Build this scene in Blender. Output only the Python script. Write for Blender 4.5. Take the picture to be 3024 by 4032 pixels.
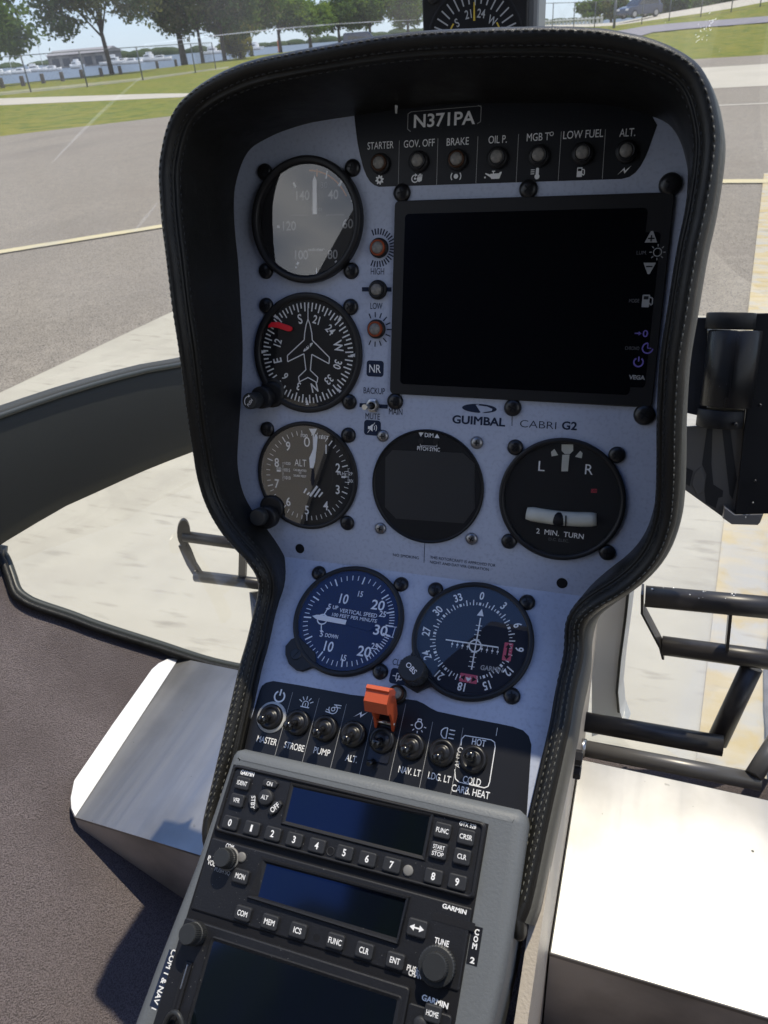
import bpy, math, random
import numpy as np
from mathutils import Matrix, Vector
random.seed(7); rng = np.random.default_rng(7)
rad = math.radians
for o in list(bpy.data.objects): bpy.data.objects.remove(o)
scene = bpy.context.scene
COL = scene.collection

# ---------------------------------------------------------------- camera pose (solved from the screw squares of the gauges)
R = np.array([[0.94344866, 0.02487387, -0.33058419], [0.10065906, -0.97159739, 0.21416412], [-0.31586765, -0.23532915, -0.91915604]])
t = np.array([-50.39542684, -192.89755982, 498.2655403]); FPX = 2957.056
Cam = -R.T @ t                                   # camera in panel millimetres
up = np.array([.019, .9423, .334]); up /= np.linalg.norm(up)
n_ = np.array([0, 0, 1.]); fw = -(n_ - (n_ @ up) * up); fw /= np.linalg.norm(fw)
A = np.stack([np.cross(fw, up), fw, up])         # panel axes -> world axes (X right, Y ahead, Z up)
CAMH = 1.45
def Rx(a):
    c, s = math.cos(a), math.sin(a); return np.array([[1, 0, 0], [0, c, -s], [0, s, c]])
TL = Rx(-0.6840)
OL = R.T @ (np.array([-24.83433593, 75.59697213, 523.78166275]) - t)
OR = R.T @ (np.array([-17.5542059, 165.15546301, 443.40854966]) - t)
FR = {'U': (np.eye(3), np.zeros(3)), 'L': (TL, OL), 'R': (TL, OR)}
def ray(x, y):
    d = R.T @ np.array([x - 1512, y - 2016, FPX]); return d / np.linalg.norm(d)
def on(F, x, y, z=0.0):                          # photo point -> millimetres on a panel plane
    M, o = FR[F]; d = M.T @ ray(x, y); c = M.T @ (Cam - o); s = (z - c[2]) / d[2]; p = c + s * d
    return np.array([p[0], p[1]])
def on_x(F, x, y, X):
    M, o = FR[F]; d = M.T @ ray(x, y); c = M.T @ (Cam - o); s = (X - c[0]) / d[0]; return c + s * d
def wray(x, y): return A @ ray(x, y)
def WZ(x, y, z): d = wray(x, y); return d * z / d[2]        # mm from the camera, world axes
def WY(x, y, Y): d = wray(x, y); return d * Y / d[1]
def GZ(x, y, z=0.0): d = wray(x, y); return d * (z - CAMH) / d[2] + np.array([0, 0, CAMH])   # metres
def GD(x, y, D): d = wray(x, y); return d * D / d[1] + np.array([0, 0, CAMH])
def to_w(F, P):                                  # frame mm -> world-axis mm from the camera
    M, o = FR[F]; return A @ (M @ np.asarray(P, float) + o - Cam)

cam = bpy.data.objects.new('camera', bpy.data.cameras.new('camera')); COL.objects.link(cam)
cw = A @ R.T
mw = Matrix.Identity(4)
for i in range(3):
    mw[i][0] = cw[i][0]; mw[i][1] = -cw[i][1]; mw[i][2] = -cw[i][2]
mw[2][3] = CAMH
cam.matrix_world = mw
cd = cam.data; cd.sensor_fit = 'VERTICAL'; cd.sensor_height = 24; cd.lens = FPX / 4032 * 24
cd.clip_start = 0.02; cd.clip_end = 6000
cd.dof.use_dof = True; cd.dof.focus_distance = 0.56; cd.dof.aperture_fstop = 16
scene.camera = cam

# ---------------------------------------------------------------- light
SUN_EL, SUN_AZ = 69.6, 24.0                       # azimuth: right of straight ahead
world = bpy.data.worlds.new('World'); scene.world = world; world.use_nodes = True
nt = world.node_tree; nt.nodes.clear()
sky = nt.nodes.new('ShaderNodeTexSky'); sky.sky_type = 'NISHITA'; sky.sun_disc = False
sky.sun_elevation = rad(SUN_EL); sky.sun_rotation = rad(SUN_AZ); sky.air_density = 1.0; sky.dust_density = 0.25; sky.ozone_density = 1.0
bg = nt.nodes.new('ShaderNodeBackground'); bg.inputs['Strength'].default_value = 0.15
wo = nt.nodes.new('ShaderNodeOutputWorld')
tint = nt.nodes.new('ShaderNodeMix'); tint.data_type = 'RGBA'; tint.blend_type = 'MULTIPLY'; tint.inputs[0].default_value = 1; tint.inputs[7].default_value = (.76, .95, 1.26, 1)   # hazy seaside sky: cooler than the clear-air model
nt.links.new(sky.outputs[0], tint.inputs[6])
gc = nt.nodes.new('ShaderNodeTexCoord'); cn = nt.nodes.new('ShaderNodeTexNoise'); cn.inputs['Scale'].default_value = 3.2; cn.inputs['Detail'].default_value = 7
mp = nt.nodes.new('ShaderNodeMapping'); mp.inputs['Scale'].default_value = (1, 1, 2.0); nt.links.new(gc.outputs['Generated'], mp.inputs[0]); nt.links.new(mp.outputs[0], cn.inputs[0])
r1 = nt.nodes.new('ShaderNodeMapRange'); r1.inputs[1].default_value = .40; r1.inputs[2].default_value = .58; nt.links.new(cn.outputs['Fac'], r1.inputs[0])
sx = nt.nodes.new('ShaderNodeSeparateXYZ'); nt.links.new(gc.outputs['Generated'], sx.inputs[0])
r2 = nt.nodes.new('ShaderNodeMapRange'); r2.inputs[1].default_value = .25; r2.inputs[2].default_value = -.15; nt.links.new(sx.outputs['Y'], r2.inputs[0])
r3_ = nt.nodes.new('ShaderNodeMapRange'); r3_.inputs[1].default_value = .75; r3_.inputs[2].default_value = .52; nt.links.new(sx.outputs['Z'], r3_.inputs[0])
m1 = nt.nodes.new('ShaderNodeMath'); m1.operation = 'MULTIPLY'; nt.links.new(r1.outputs[0], m1.inputs[0]); nt.links.new(r2.outputs[0], m1.inputs[1])
m2 = nt.nodes.new('ShaderNodeMath'); m2.operation = 'MULTIPLY'; nt.links.new(m1.outputs[0], m2.inputs[0]); nt.links.new(r3_.outputs[0], m2.inputs[1])
cl = nt.nodes.new('ShaderNodeMix'); cl.data_type = 'RGBA'; cl.inputs[7].default_value = (7.5, 7.6, 7.8, 1); 
h1 = nt.nodes.new('ShaderNodeMapRange'); h1.inputs[1].default_value = .66; h1.inputs[2].default_value = .50; h1.inputs[4].default_value = .8; nt.links.new(sx.outputs['Z'], h1.inputs[0])
hz = nt.nodes.new('ShaderNodeMix'); hz.data_type = 'RGBA'; hz.inputs[7].default_value = (3.0, 3.5, 4.3, 1); nt.links.new(h1.outputs[0], hz.inputs[0]); nt.links.new(tint.outputs[2], hz.inputs[6])   # blue-grey haze low over the water
nt.links.new(m2.outputs[0], cl.inputs[0]); nt.links.new(hz.outputs[2], cl.inputs[6]); nt.links.new(cl.outputs[2], bg.inputs[0])
nt.links.new(bg.outputs[0], wo.inputs[0])
sl = bpy.data.lights.new('sun', 'SUN'); sl.energy = 3.2; sl.angle = rad(0.53); sl.color = (1.0, .90, .72)
sun = bpy.data.objects.new('sun', sl); COL.objects.link(sun)
sd = Vector((math.sin(rad(SUN_AZ)) * math.cos(rad(SUN_EL)), math.cos(rad(SUN_AZ)) * math.cos(rad(SUN_EL)), math.sin(rad(SUN_EL))))
sun.rotation_euler = sd.to_track_quat('Z', 'Y').to_euler(); sun.location = sd * 30
vs = scene.view_settings; vs.view_transform = 'Standard'; vs.look = 'None'; vs.exposure = 0.38; vs.gamma = 1.0
scene.cycles.max_bounces = 8; scene.cycles.transparent_max_bounces = 24
scene.cycles.use_adaptive_sampling = True; scene.cycles.use_denoising = True
scene.cycles.caustics_reflective = False; scene.cycles.caustics_refractive = False

# ---------------------------------------------------------------- materials
def mat(name, col, rough=.5, metal=0., spec=.5, var=None, bump=None, bump2=None, speck=None, coat=0., rvar=None, sheen=0., aniso=None):
    m = bpy.data.materials.new(name); m.use_nodes = True
    N = m.node_tree.nodes; Lk = m.node_tree.links
    b = N['Principled BSDF']
    b.inputs['Base Color'].default_value = (*col, 1); b.inputs['Roughness'].default_value = rough
    b.inputs['Metallic'].default_value = metal; b.inputs['Specular IOR Level'].default_value = spec
    if coat: b.inputs['Coat Weight'].default_value = coat; b.inputs['Coat Roughness'].default_value = .1
    if sheen: b.inputs['Sheen Weight'].default_value = sheen
    tc = None
    def coords(sc=None):
        nonlocal tc
        if tc is None: tc = N.new('ShaderNodeTexCoord')
        if sc is None: return tc.outputs['Object']
        mp = N.new('ShaderNodeMapping'); mp.inputs['Scale'].default_value = sc
        Lk.new(tc.outputs['Object'], mp.inputs[0]); return mp.outputs[0]
    def noise(scale, detail=4, stretch=None):
        n = N.new('ShaderNodeTexNoise'); n.inputs['Scale'].default_value = scale; n.inputs['Detail'].default_value = detail
        Lk.new(coords(stretch), n.inputs['Vector']); return n
    src = None
    def mixc(fac, a, bcol, mode='MIX'):
        mx = N.new('ShaderNodeMix'); mx.data_type = 'RGBA'; mx.blend_type = mode
        if isinstance(fac, float): mx.inputs[0].default_value = fac
        else: Lk.new(fac, mx.inputs[0])
        for sock, v in ((mx.inputs[6], a), (mx.inputs[7], bcol)):
            if isinstance(v, tuple): sock.default_value = (*v, 1)
            else: Lk.new(v, sock)
        return mx.outputs[2]
    def ramp(fac, lo, hi):
        r = N.new('ShaderNodeMapRange'); r.inputs[1].default_value = lo; r.inputs[2].default_value = hi
        Lk.new(fac, r.inputs[0]); return r.outputs[0]
    cur = col
    for v in (var or []):                        # (scale, second colour, lo, hi[, stretch])
        n = noise(v[0], 6, v[4] if len(v) > 4 else None)
        cur = mixc(ramp(n.outputs['Fac'], v[2], v[3]), cur, v[1])
    if speck:                                    # (scale, threshold, colour): dust and grit
        for s in (speck if isinstance(speck, list) else [speck]):
            vo = N.new('ShaderNodeTexVoronoi'); vo.inputs['Scale'].default_value = s[0]; Lk.new(coords(), vo.inputs['Vector'])
            hn = noise(s[0] * .13, 2)
            ad = N.new('ShaderNodeMath'); ad.operation = 'MULTIPLY_ADD'; ad.inputs[1].default_value = -s[1] * 2.2; ad.inputs[2].default_value = s[1] * 2.0
            Lk.new(hn.outputs['Fac'], ad.inputs[0])
            lt = N.new('ShaderNodeMath'); lt.operation = 'LESS_THAN'; Lk.new(vo.outputs['Distance'], lt.inputs[0]); Lk.new(ad.outputs[0], lt.inputs[1])
            cur = mixc(lt.outputs[0], cur, s[2])
    if not isinstance(cur, tuple): Lk.new(cur, b.inputs['Base Color'])
    if rvar:
        n = noise(rvar[0], 5, rvar[3] if len(rvar) > 3 else None)
        r = N.new('ShaderNodeMapRange'); r.inputs[3].default_value = rvar[1]; r.inputs[4].default_value = rvar[2]
        r.inputs[1].default_value = .3; r.inputs[2].default_value = .7
        Lk.new(n.outputs['Fac'], r.inputs[0]); Lk.new(r.outputs[0], b.inputs['Roughness'])
    prev = None
    for bp in (bump, bump2):
        if not bp: continue
        kind = bp[3] if len(bp) > 3 else 'noise'
        if kind == 'voronoi':
            x = N.new('ShaderNodeTexVoronoi'); x.feature = 'DISTANCE_TO_EDGE'; x.inputs['Scale'].default_value = bp[0]; Lk.new(coords(), x.inputs['Vector'])
            out = ramp(x.outputs['Distance'], 0, .12)
        elif isinstance(kind, tuple): out = noise(bp[0], 3, kind).outputs['Fac']
        else: out = noise(bp[0], 4).outputs['Fac']
        bn = N.new('ShaderNodeBump'); bn.inputs['Strength'].default_value = bp[1]; bn.inputs['Distance'].default_value = bp[2]
        Lk.new(out, bn.inputs['Height'])
        if prev: Lk.new(prev, bn.inputs['Normal'])
        prev = bn.outputs['Normal']
    if prev: Lk.new(prev, b.inputs['Normal'])
    return m

def glass_mat(name, tint=(1, 1, 1), refl=.06, dust=0.0, rough=0.0, dustscale=9., coat=(1, 1, 1)):
    """Thin clear sheet: straight-through transmission, a Fresnel mirror layer and, if wanted, a film of dust."""
    m = bpy.data.materials.new(name); m.use_nodes = True
    N = m.node_tree.nodes; Lk = m.node_tree.links; N.clear()
    out = N.new('ShaderNodeOutputMaterial'); tr = N.new('ShaderNodeBsdfTransparent'); tr.inputs[0].default_value = (*tint, 1)
    gl = N.new('ShaderNodeBsdfGlossy'); gl.inputs['Roughness'].default_value = rough; gl.inputs[0].default_value = (*coat, 1)
    lw = N.new('ShaderNodeFresnel'); lw.inputs[0].default_value = 1.45
    mu = N.new('ShaderNodeMath'); mu.operation = 'MULTIPLY'; mu.inputs[1].default_value = refl / .04; mu.use_clamp = True
    mn = N.new('ShaderNodeMath'); mn.operation = 'MINIMUM'; mn.inputs[1].default_value = max(.12, refl)
    Lk.new(lw.outputs[0], mu.inputs[0]); Lk.new(mu.outputs[0], mn.inputs[0])
    mx = N.new('ShaderNodeMixShader'); Lk.new(mn.outputs[0], mx.inputs[0]); Lk.new(tr.outputs[0], mx.inputs[1]); Lk.new(gl.outputs[0], mx.inputs[2])
    last = mx.outputs[0]
    if dust:                                     # lit dust and fine scratches add a veil over what shows through
        df = N.new('ShaderNodeBsdfDiffuse'); tl = N.new('ShaderNodeBsdfTranslucent')
        tc = N.new('ShaderNodeTexCoord'); no = N.new('ShaderNodeTexNoise'); no.inputs['Scale'].default_value = dustscale; no.inputs['Detail'].default_value = 5
        Lk.new(tc.outputs['Object'], no.inputs['Vector'])
        mr = N.new('ShaderNodeMapRange'); mr.inputs[1].default_value = .3; mr.inputs[2].default_value = .75; mr.inputs[3].default_value = dust * .5; mr.inputs[4].default_value = dust * 1.6
        Lk.new(no.outputs['Fac'], mr.inputs[0])
        for sh in (df, tl): Lk.new(mr.outputs[0], sh.inputs[0])
        a1 = N.new('ShaderNodeAddShader'); Lk.new(df.outputs[0], a1.inputs[0]); Lk.new(tl.outputs[0], a1.inputs[1])
        a2 = N.new('ShaderNodeAddShader'); Lk.new(last, a2.inputs[0]); Lk.new(a1.outputs[0], a2.inputs[1]); last = a2.outputs[0]
    Lk.new(last, out.inputs[0]); return m

M = {}
def defm(k, *a, **kw): M[k] = mat(k, *a, **kw)
defm('plate_paint', (.50, .55, .68), .5, 0, .35, var=[(14, (.455, .505, .64), .35, .7), (420, (.40, .445, .57), .5, .72)], bump=(900, .08, .0004), speck=(190, .012, (.16, .17, .20)))  # light grey paint; the blue sky light is mixed into its colour
defm('black_film', (.012, .013, .017), .42, 0, .4, bump=(1200, .05, .0003), speck=(420, .03, (.25, .25, .26)))
defm('white_print', (.9, .9, .9), .6, 0, .2)
defm('grey_print', (.42, .42, .42), .6, 0, .2)
defm('dim_print', (.16, .16, .17), .6, 0, .2)
defm('navy_print', (.018, .028, .06), .6, 0, .2)
defm('violet_print', (.22, .17, .55), .6, 0, .2)
defm('bezel_black', (.014, .014, .016), .45, 0, .4, bump=(700, .12, .0004))
defm('dial_black', (.008, .008, .010), .6, 0, .3)
defm('dial_sky_tint', (.010, .012, .024), .5, 0, .3)  # near-black dial with the blue of the mirrored sky painted in
defm('needle_white', (.92, .92, .92), .5)
defm('amber_print', (.55, .20, .03), .6)
defm('yellow_print', (.6, .42, .05), .6)
defm('red_plastic', (.92, .012, .03), .4)
defm('red_flag', (.55, .05, .08), .5)
defm('pink_flag', (.62, .10, .16), .5)
defm('cream_tube', (.62, .62, .55), .4, 0, .4, var=[(60, (.5, .5, .45), .4, .7)])
defm('screw_black', (.012, .012, .014), .32, .0, .5)
defm('screw_steel', (.28, .28, .29), .35, .9)
defm('steel', (.58, .57, .55), .28, 1.0)
defm('steel_dark', (.06, .06, .065), .3, .8)
defm('lens_grey', (.20, .19, .18), .5, 0, .5, var=[(500, (.30, .28, .25), .4, .6)])
defm('lamp_bronze', (.075, .036, .02), .4, .6)
defm('lamp_orange', (.34, .065, .018), .4, .2)
defm('screen_black', (.0035, .0035, .004), .18, 0, .22)
defm('screen_grey', (.040, .040, .042), .35, 0, .5)
defm('lcd_sky_tint', (.004, .006, .010), .08, 0, .6, coat=.25, var=[(22, (.005, .008, .007), .42, .6, (1, .35, 1))], speck=[(330, .035, (.06, .065, .07)), (800, .05, (.035, .04, .045))])
defm('guard_orange', (.55, .095, .035), .42, 0, .4, bump=(600, .1, .0005))
defm('leather', (.013, .0126, .0112), .48, 0, .36, bump=(800, .22, .0004, 'voronoi'), bump2=(70, .3, .002), rvar=(40, .34, .50))
defm('leather_warm', (.024, .022, .016), .5, 0, .4, bump=(800, .22, .0004, 'voronoi'), bump2=(70, .3, .002))
defm('thread', (.10, .10, .088), .7)
defm('thread_dark', (.028, .028, .028), .7)
defm('housing_grey', (.150, .162, .172), .5, 0, .4, bump=(650, .35, .0006), var=[(6, (.13, .14, .15), .4, .7)])
defm('radio_black', (.0105, .0112, .0145), .5, 0, .4, bump=(900, .25, .0004), speck=[(330, .06, (.24, .24, .24)), (900, .07, (.12, .12, .13))])
defm('button_rubber', (.026, .0275, .032), .55, 0, .35, bump=(800, .2, .0003), speck=(420, .03, (.18, .18, .18)))
defm('knob_black', (.028, .030, .032), .45, 0, .4, bump=(700, .15, .0004), speck=(420, .03, (.15, .15, .15)))
defm('sensor', (.20, .195, .185), .5)
defm('toggle_black', (.010, .010, .011), .18, 0, .6)
defm('toggle_ring', (.016, .016, .018), .34, .2, .5)
defm('ring_white', (.62, .62, .60), .4)
defm('mount_black', (.010, .010, .011), .5, .0, .25, bump=(60, .05, .001), rvar=(30, .42, .6))
defm('mount_gloss', (.008, .008, .009), .30, 0, .3, rvar=(60, .24, .40, (1, .04, 1)), speck=(160, .03, (.3, .3, .3)))
defm('mount_dark', (.012, .012, .013), .5)
defm('mount_grey', (.10, .094, .085), .55, .1, .5, bump=(900, .2, .0003))
defm('mount_silver', (.30, .29, .28), .4, .8)
defm('aluminium', (.33, .325, .315), .40, .93, .5, var=[(9, (.24, .235, .225), .42, .62), (25, (.25, .245, .235), .55, .85, (1, .12, 1)), (42, (.10, .10, .095), .70, .76)], rvar=(30, .33, .46, (1, .06, 1)), bump=(160, .12, .0006, (1, .05, 1)), speck=[(26, .028, (.06, .06, .055)), (75, .03, (.07, .07, .065))])
defm('aluminium_flange', (.80, .80, .79), .55, .75, .5)  # same metal made lighter: sun glare put into the flange colour
defm('aluminium_side', (.62, .58, .53), .5, .25, .4, var=[(8, (.18, .17, .16), .4, .7)], bump=(300, .1, .0005))
defm('console_paint', (.56, .50, .43), .45, 0, .4, bump=(500, .45, .0008), var=[(4, (.50, .45, .39), .4, .7)])
defm('leather_sunlit', (.115, .112, .098), .5, 0, .4, bump=(500, .4, .0008))  # hood leather lightened, direct sun put into its colour
defm('keel_white', (.66, .68, .69), .5, 0, .4, var=[(5, (.58, .60, .62), .4, .7)])
defm('frame_dark', (.030, .032, .030), .6, 0, .35, bump=(900, .25, .0006))
defm('trim_green', (.045, .050, .045), .4, 0, .5, bump=(500, .2, .0004))
defm('tube_grey', (.040, .037, .036), .36, .1, .5, var=[(30, (.075, .07, .066), .56, .7), (8, (.055, .05, .048), .5, .7)], bump=(25, .06, .001))
defm('tube_light', (.125, .121, .118), .35, .3, .5)
defm('carpet', (.285, .245, .248), .95, 0, .1, var=[(4, (.14, .115, .113), .42, .60), (1.6, (.32, .285, .29), .45, .65), (900, (.15, .128, .13), .44, .62, (1.3, .8, 1))], bump=(900, 1.0, .004, (1.3, .8, 1)), speck=[(70, .012, (.42, .37, .31)), (190, .014, (.33, .30, .29))])
defm('seat_fabric', (.03, .03, .032), .8)
defm('case_white', (.20, .205, .21), .45)

M['sky_tint_glass'] = glass_mat('sky_tint_glass', refl=.058, coat=(.34, .52, 1.0))  # reflection coloured blue to stand for the mirrored sky
for k_ in ('lcd_sky_tint', 'screen_black'): M[k_].node_tree.nodes['Principled BSDF'].inputs['Specular Tint'].default_value = (.38, .52, 1.0, 1)  # sky blue painted into the reflection colour of the screens
M['lcd_sky_tint'].node_tree.nodes['Principled BSDF'].inputs['IOR'].default_value = 1.62; M['lcd_sky_tint'].node_tree.nodes['Principled BSDF'].inputs['Coat Tint'].default_value = (.5, .7, 1, 1)
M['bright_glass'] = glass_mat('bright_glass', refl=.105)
M['gauge_glass'] = glass_mat('gauge_glass', refl=.06)
M['clear_glass'] = glass_mat('clear_glass', tint=(.96, .97, .96), refl=.03, dust=.036)
M['chin_glass'] = glass_mat('chin_glass', tint=(.97, .98, .97), refl=.03, dust=.02)
# ---------------------------------------------------------------- mesh collector
def frame_matrix(F, o=(0, 0, 0)):
    m = Matrix.Identity(4)
    if F == 'G': m.translation = Vector(o); return m
    if F == 'W': m.translation = Vector((o[0] / 1000, o[1] / 1000, o[2] / 1000 + CAMH)); return m
    Mx, _ = FR[F]; Rw = A @ Mx
    for i in range(3):
        for j in range(3): m[i][j] = Rw[i][j]
    p = to_w(F, o) / 1000
    m.translation = Vector((p[0], p[1], p[2] + CAMH)); return m

_txt = {}
def text_mesh(s, bold, shear):
    k = (s, bold, shear)
    if k not in _txt:
        cu = bpy.data.curves.new('t', 'FONT'); cu.body = s; cu.size = 1 / .682; cu.offset = bold; cu.shear = shear; cu.resolution_u = 4
        ob = bpy.data.objects.new('t', cu); me = ob.to_mesh()
        v = np.array([x.co[:2] for x in me.vertices]) if len(me.vertices) else np.zeros((0, 2))
        f = [tuple(p.vertices) for p in me.polygons]
        if 'M' in s and bold > 0:                # the built-in M tangles when thickened: redraw it as four strokes
            xs_ = []
            ob.to_mesh_clear(); cu.offset = 0
            for i, ch in enumerate(s):
                if ch != 'M': continue
                cu.body = s[:i + 1]; m2 = ob.to_mesh(); xs_.append(max(q.co[0] for q in m2.vertices)); ob.to_mesh_clear()
            w_ = .145 + 2 * bold; v = v.tolist()
            for xr in xs_:
                xl = xr - .933; f = [q for q in f if not (xl - .05 < sum(v[k][0] for k in q) / len(q) < xr + .05)]
                lo, hi = -bold, 1 + bold; a, b2 = xl - bold, xr + bold; mx_ = (a + b2) / 2
                for quad in (((a, lo), (a + w_, lo), (a + w_, hi), (a, hi)), ((b2 - w_, lo), (b2, lo), (b2, hi), (b2 - w_, hi)), ((a, hi), (mx_ - .02, .36), (mx_ + .02, .36 + 1.25 * w_), (a + w_, hi)), ((b2 - w_, hi), (mx_ - .02, .36 + 1.25 * w_), (mx_ + .02, .36), (b2, hi))):
                    n0 = len(v); v += [list(q) for q in quad]; f.append((n0, n0 + 1, n0 + 2, n0 + 3))
            used = sorted({k for q in f for k in q}); mp = {k: i for i, k in enumerate(used)}
            v = np.array([v[k] for k in used]); f = [tuple(mp[k] for k in q) for q in f]
        ob.to_mesh_clear(); bpy.data.objects.remove(ob); bpy.data.curves.remove(cu)
        _txt[k] = (v, f)
    return _txt[k]

class MB:
    def __init__(s): s.v = []; s.f = []; s.m = []; s.s = []; s.mats = []; s.cur = 0
    def use(s, k):
        if k not in s.mats: s.mats.append(k)
        s.cur = s.mats.index(k); return s
    def add(s, verts, faces, smooth=False, X=None):
        b = len(s.v)
        for p in verts:
            if X is not None: p = X @ Vector(p)
            s.v.append((float(p[0]), float(p[1]), float(p[2])))
        for f in faces: s.f.append(tuple(b + i for i in f)); s.m.append(s.cur); s.s.append(smooth)
        return s
    def loft(s, rings, closed=True, cap0=False, cap1=False, smooth=True, X=None):
        n = len(rings[0]); V = [p for r in rings for p in r]; F = []
        for i in range(len(rings) - 1):
            for j in range(n if closed else n - 1):
                a, b2 = i * n + j, i * n + (j + 1) % n
                F.append((a, b2, b2 + n, a + n))
        s.add(V, F, smooth, X)
        b = len(s.v) - len(V)
        if cap0: s.f.append(tuple(b + j for j in reversed(range(n)))); s.m.append(s.cur); s.s.append(False)
        if cap1: s.f.append(tuple(b + (len(rings) - 1) * n + j for j in range(n))); s.m.append(s.cur); s.s.append(False)
        return s
    def flat(s, pts, z=0., X=None):
        pts = [tuple(p[:2]) for p in pts]
        ar = sum(pts[i][0] * pts[(i + 1) % len(pts)][1] - pts[(i + 1) % len(pts)][0] * pts[i][1] for i in range(len(pts)))
        if ar < 0: pts = pts[::-1]
        return s.add([(x, y, z) for x, y in pts], [tuple(range(len(pts)))], False, X)
    def prism(s, pts, z0, z1, bev=0., X=None, cap0=True):
        pts = [tuple(p[:2]) for p in pts]
        ar = sum(pts[i][0] * pts[(i + 1) % len(pts)][1] - pts[(i + 1) % len(pts)][0] * pts[i][1] for i in range(len(pts)))
        if ar < 0: pts = pts[::-1]
        rings = [[(x, y, z0) for x, y in pts]]
        if bev:
            q = offset_poly(pts, -bev)
            q2 = offset_poly(pts, -bev * .3)
            rings += [[(x, y, z1 - bev) for x, y in pts], [(x, y, z1 - bev * .3) for x, y in q2], [(x, y, z1) for x, y in q]]
        else: rings.append([(x, y, z1) for x, y in pts])
        return s.loft(rings, True, cap0, True, False, X)
    def rbox(s, x0, y0, x1, y1, r, z0, z1, bev=0., X=None):
        return s.prism(rrect(x0, y0, x1, y1, r), z0, z1, bev, X)
    def box(s, x0, x1, y0, y1, z0, z1, X=None):
        return s.prism([(x0, y0), (x1, y0), (x1, y1), (x0, y1)], z0, z1, 0, X)
    def lathe(s, prof, c=(0, 0), n=48, X=None, cap0=False, cap1=False, smooth=True):
        rings = [[(c[0] + r * math.cos(2 * math.pi * i / n), c[1] + r * math.sin(2 * math.pi * i / n), z) for i in range(n)] for r, z in prof]
        return s.loft(rings, True, cap0, cap1, smooth, X)
    def disc(s, c, r, z, n=48): return s.flat([(c[0] + r * math.cos(2 * math.pi * i / n), c[1] + r * math.sin(2 * math.pi * i / n)) for i in range(n)], z)
    def tube(s, path, r, n=14, caps=True, X=None):
        P = [Vector(p) for p in path]; rings = []; up0 = None
        for i, p in enumerate(P):
            tn = ((P[min(i + 1, len(P) - 1)] - P[max(i - 1, 0)])).normalized()
            if up0 is None: up0 = tn.orthogonal().normalized()
            up0 = (up0 - tn * up0.dot(tn)).normalized(); q = tn.cross(up0)
            rr = r[i] if isinstance(r, (list, tuple)) else r
            rings.append([tuple(p + (up0 * math.cos(a) + q * math.sin(a)) * rr) for a in (2 * math.pi * k / n for k in range(n))])
        return s.loft(rings, True, caps, caps, True, X)
    def ball(s, c, r, n=16, X=None):
        prof = [(max(r * math.sin(a), r * .02), -r * math.cos(a)) for a in (math.pi * k / 10 for k in range(11))]
        rings = [[(c[0] + q * math.cos(2 * math.pi * i / n), c[1] + q * math.sin(2 * math.pi * i / n), c[2] + z) for i in range(n)] for q, z in prof]
        return s.loft(rings, True, True, True, True, X)
    def seg(s, p, q, w, z): 
        p = np.array(p[:2], float); q = np.array(q[:2], float); d = q - p; L = np.linalg.norm(d)
        if L < 1e-9: return s
        nn = np.array([-d[1], d[0]]) / L * w / 2
        return s.flat([p + nn, q + nn, q - nn, p - nn], z)
    def pl(s, pts, w, z, closed=False):
        pts = list(pts) + ([pts[0]] if closed else [])
        for a, b in zip(pts[:-1], pts[1:]): s.seg(a, b, w, z)
        return s
    def arc(s, c, r, w, a0, a1, z, n=24):        # angles clockwise from the top, degrees
        P0 = []; P1 = []
        for i in range(n + 1):
            a = rad(a0 + (a1 - a0) * i / n); d = (math.sin(a), math.cos(a))
            P0.append((c[0] + d[0] * (r - w / 2), c[1] + d[1] * (r - w / 2))); P1.append((c[0] + d[0] * (r + w / 2), c[1] + d[1] * (r + w / 2)))
        for i in range(n): s.flat([P0[i], P1[i], P1[i + 1], P0[i + 1]], z)
        return s
    def tick(s, c, r0, r1, a, w, z):
        a = rad(a); d = (math.sin(a), math.cos(a))
        return s.seg((c[0] + d[0] * r0, c[1] + d[1] * r0), (c[0] + d[0] * r1, c[1] + d[1] * r1), w, z)
    def text(s, t, c, h, w=None, rot=0., bold=.012, shear=0., z=.3, track=0., sx=None):
        v, f = text_mesh(t, bold, shear)
        if not len(v): return s
        mn, mx = v.min(0), v.max(0); cx = (mn[0] + mx[0]) / 2
        ky = h; kx = (w / (mx[0] - mn[0])) if w else h * (sx or .86)
        a = rad(rot); ca, sa = math.cos(a), math.sin(a)
        V = []
        for x, y in v:
            x = (x - cx) * kx; y = (y - .5) * ky
            V.append((c[0] + x * ca - y * sa, c[1] + x * sa + y * ca, z))
        return s.add(V, f)
    def build(s, name, origin=(0, 0, 0), scale=.001, mats=None):
        me = bpy.data.meshes.new(name)
        V = (np.array(s.v, float).reshape(-1, 3) - np.array(origin, float)) * scale
        me.from_pydata(V.tolist(), [], s.f)
        for k in (mats or s.mats): me.materials.append(M[k])
        me.polygons.foreach_set('material_index', s.m); me.polygons.foreach_set('use_smooth', s.s)
        me.update(); me.validate(verbose=False)
        return me

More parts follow.
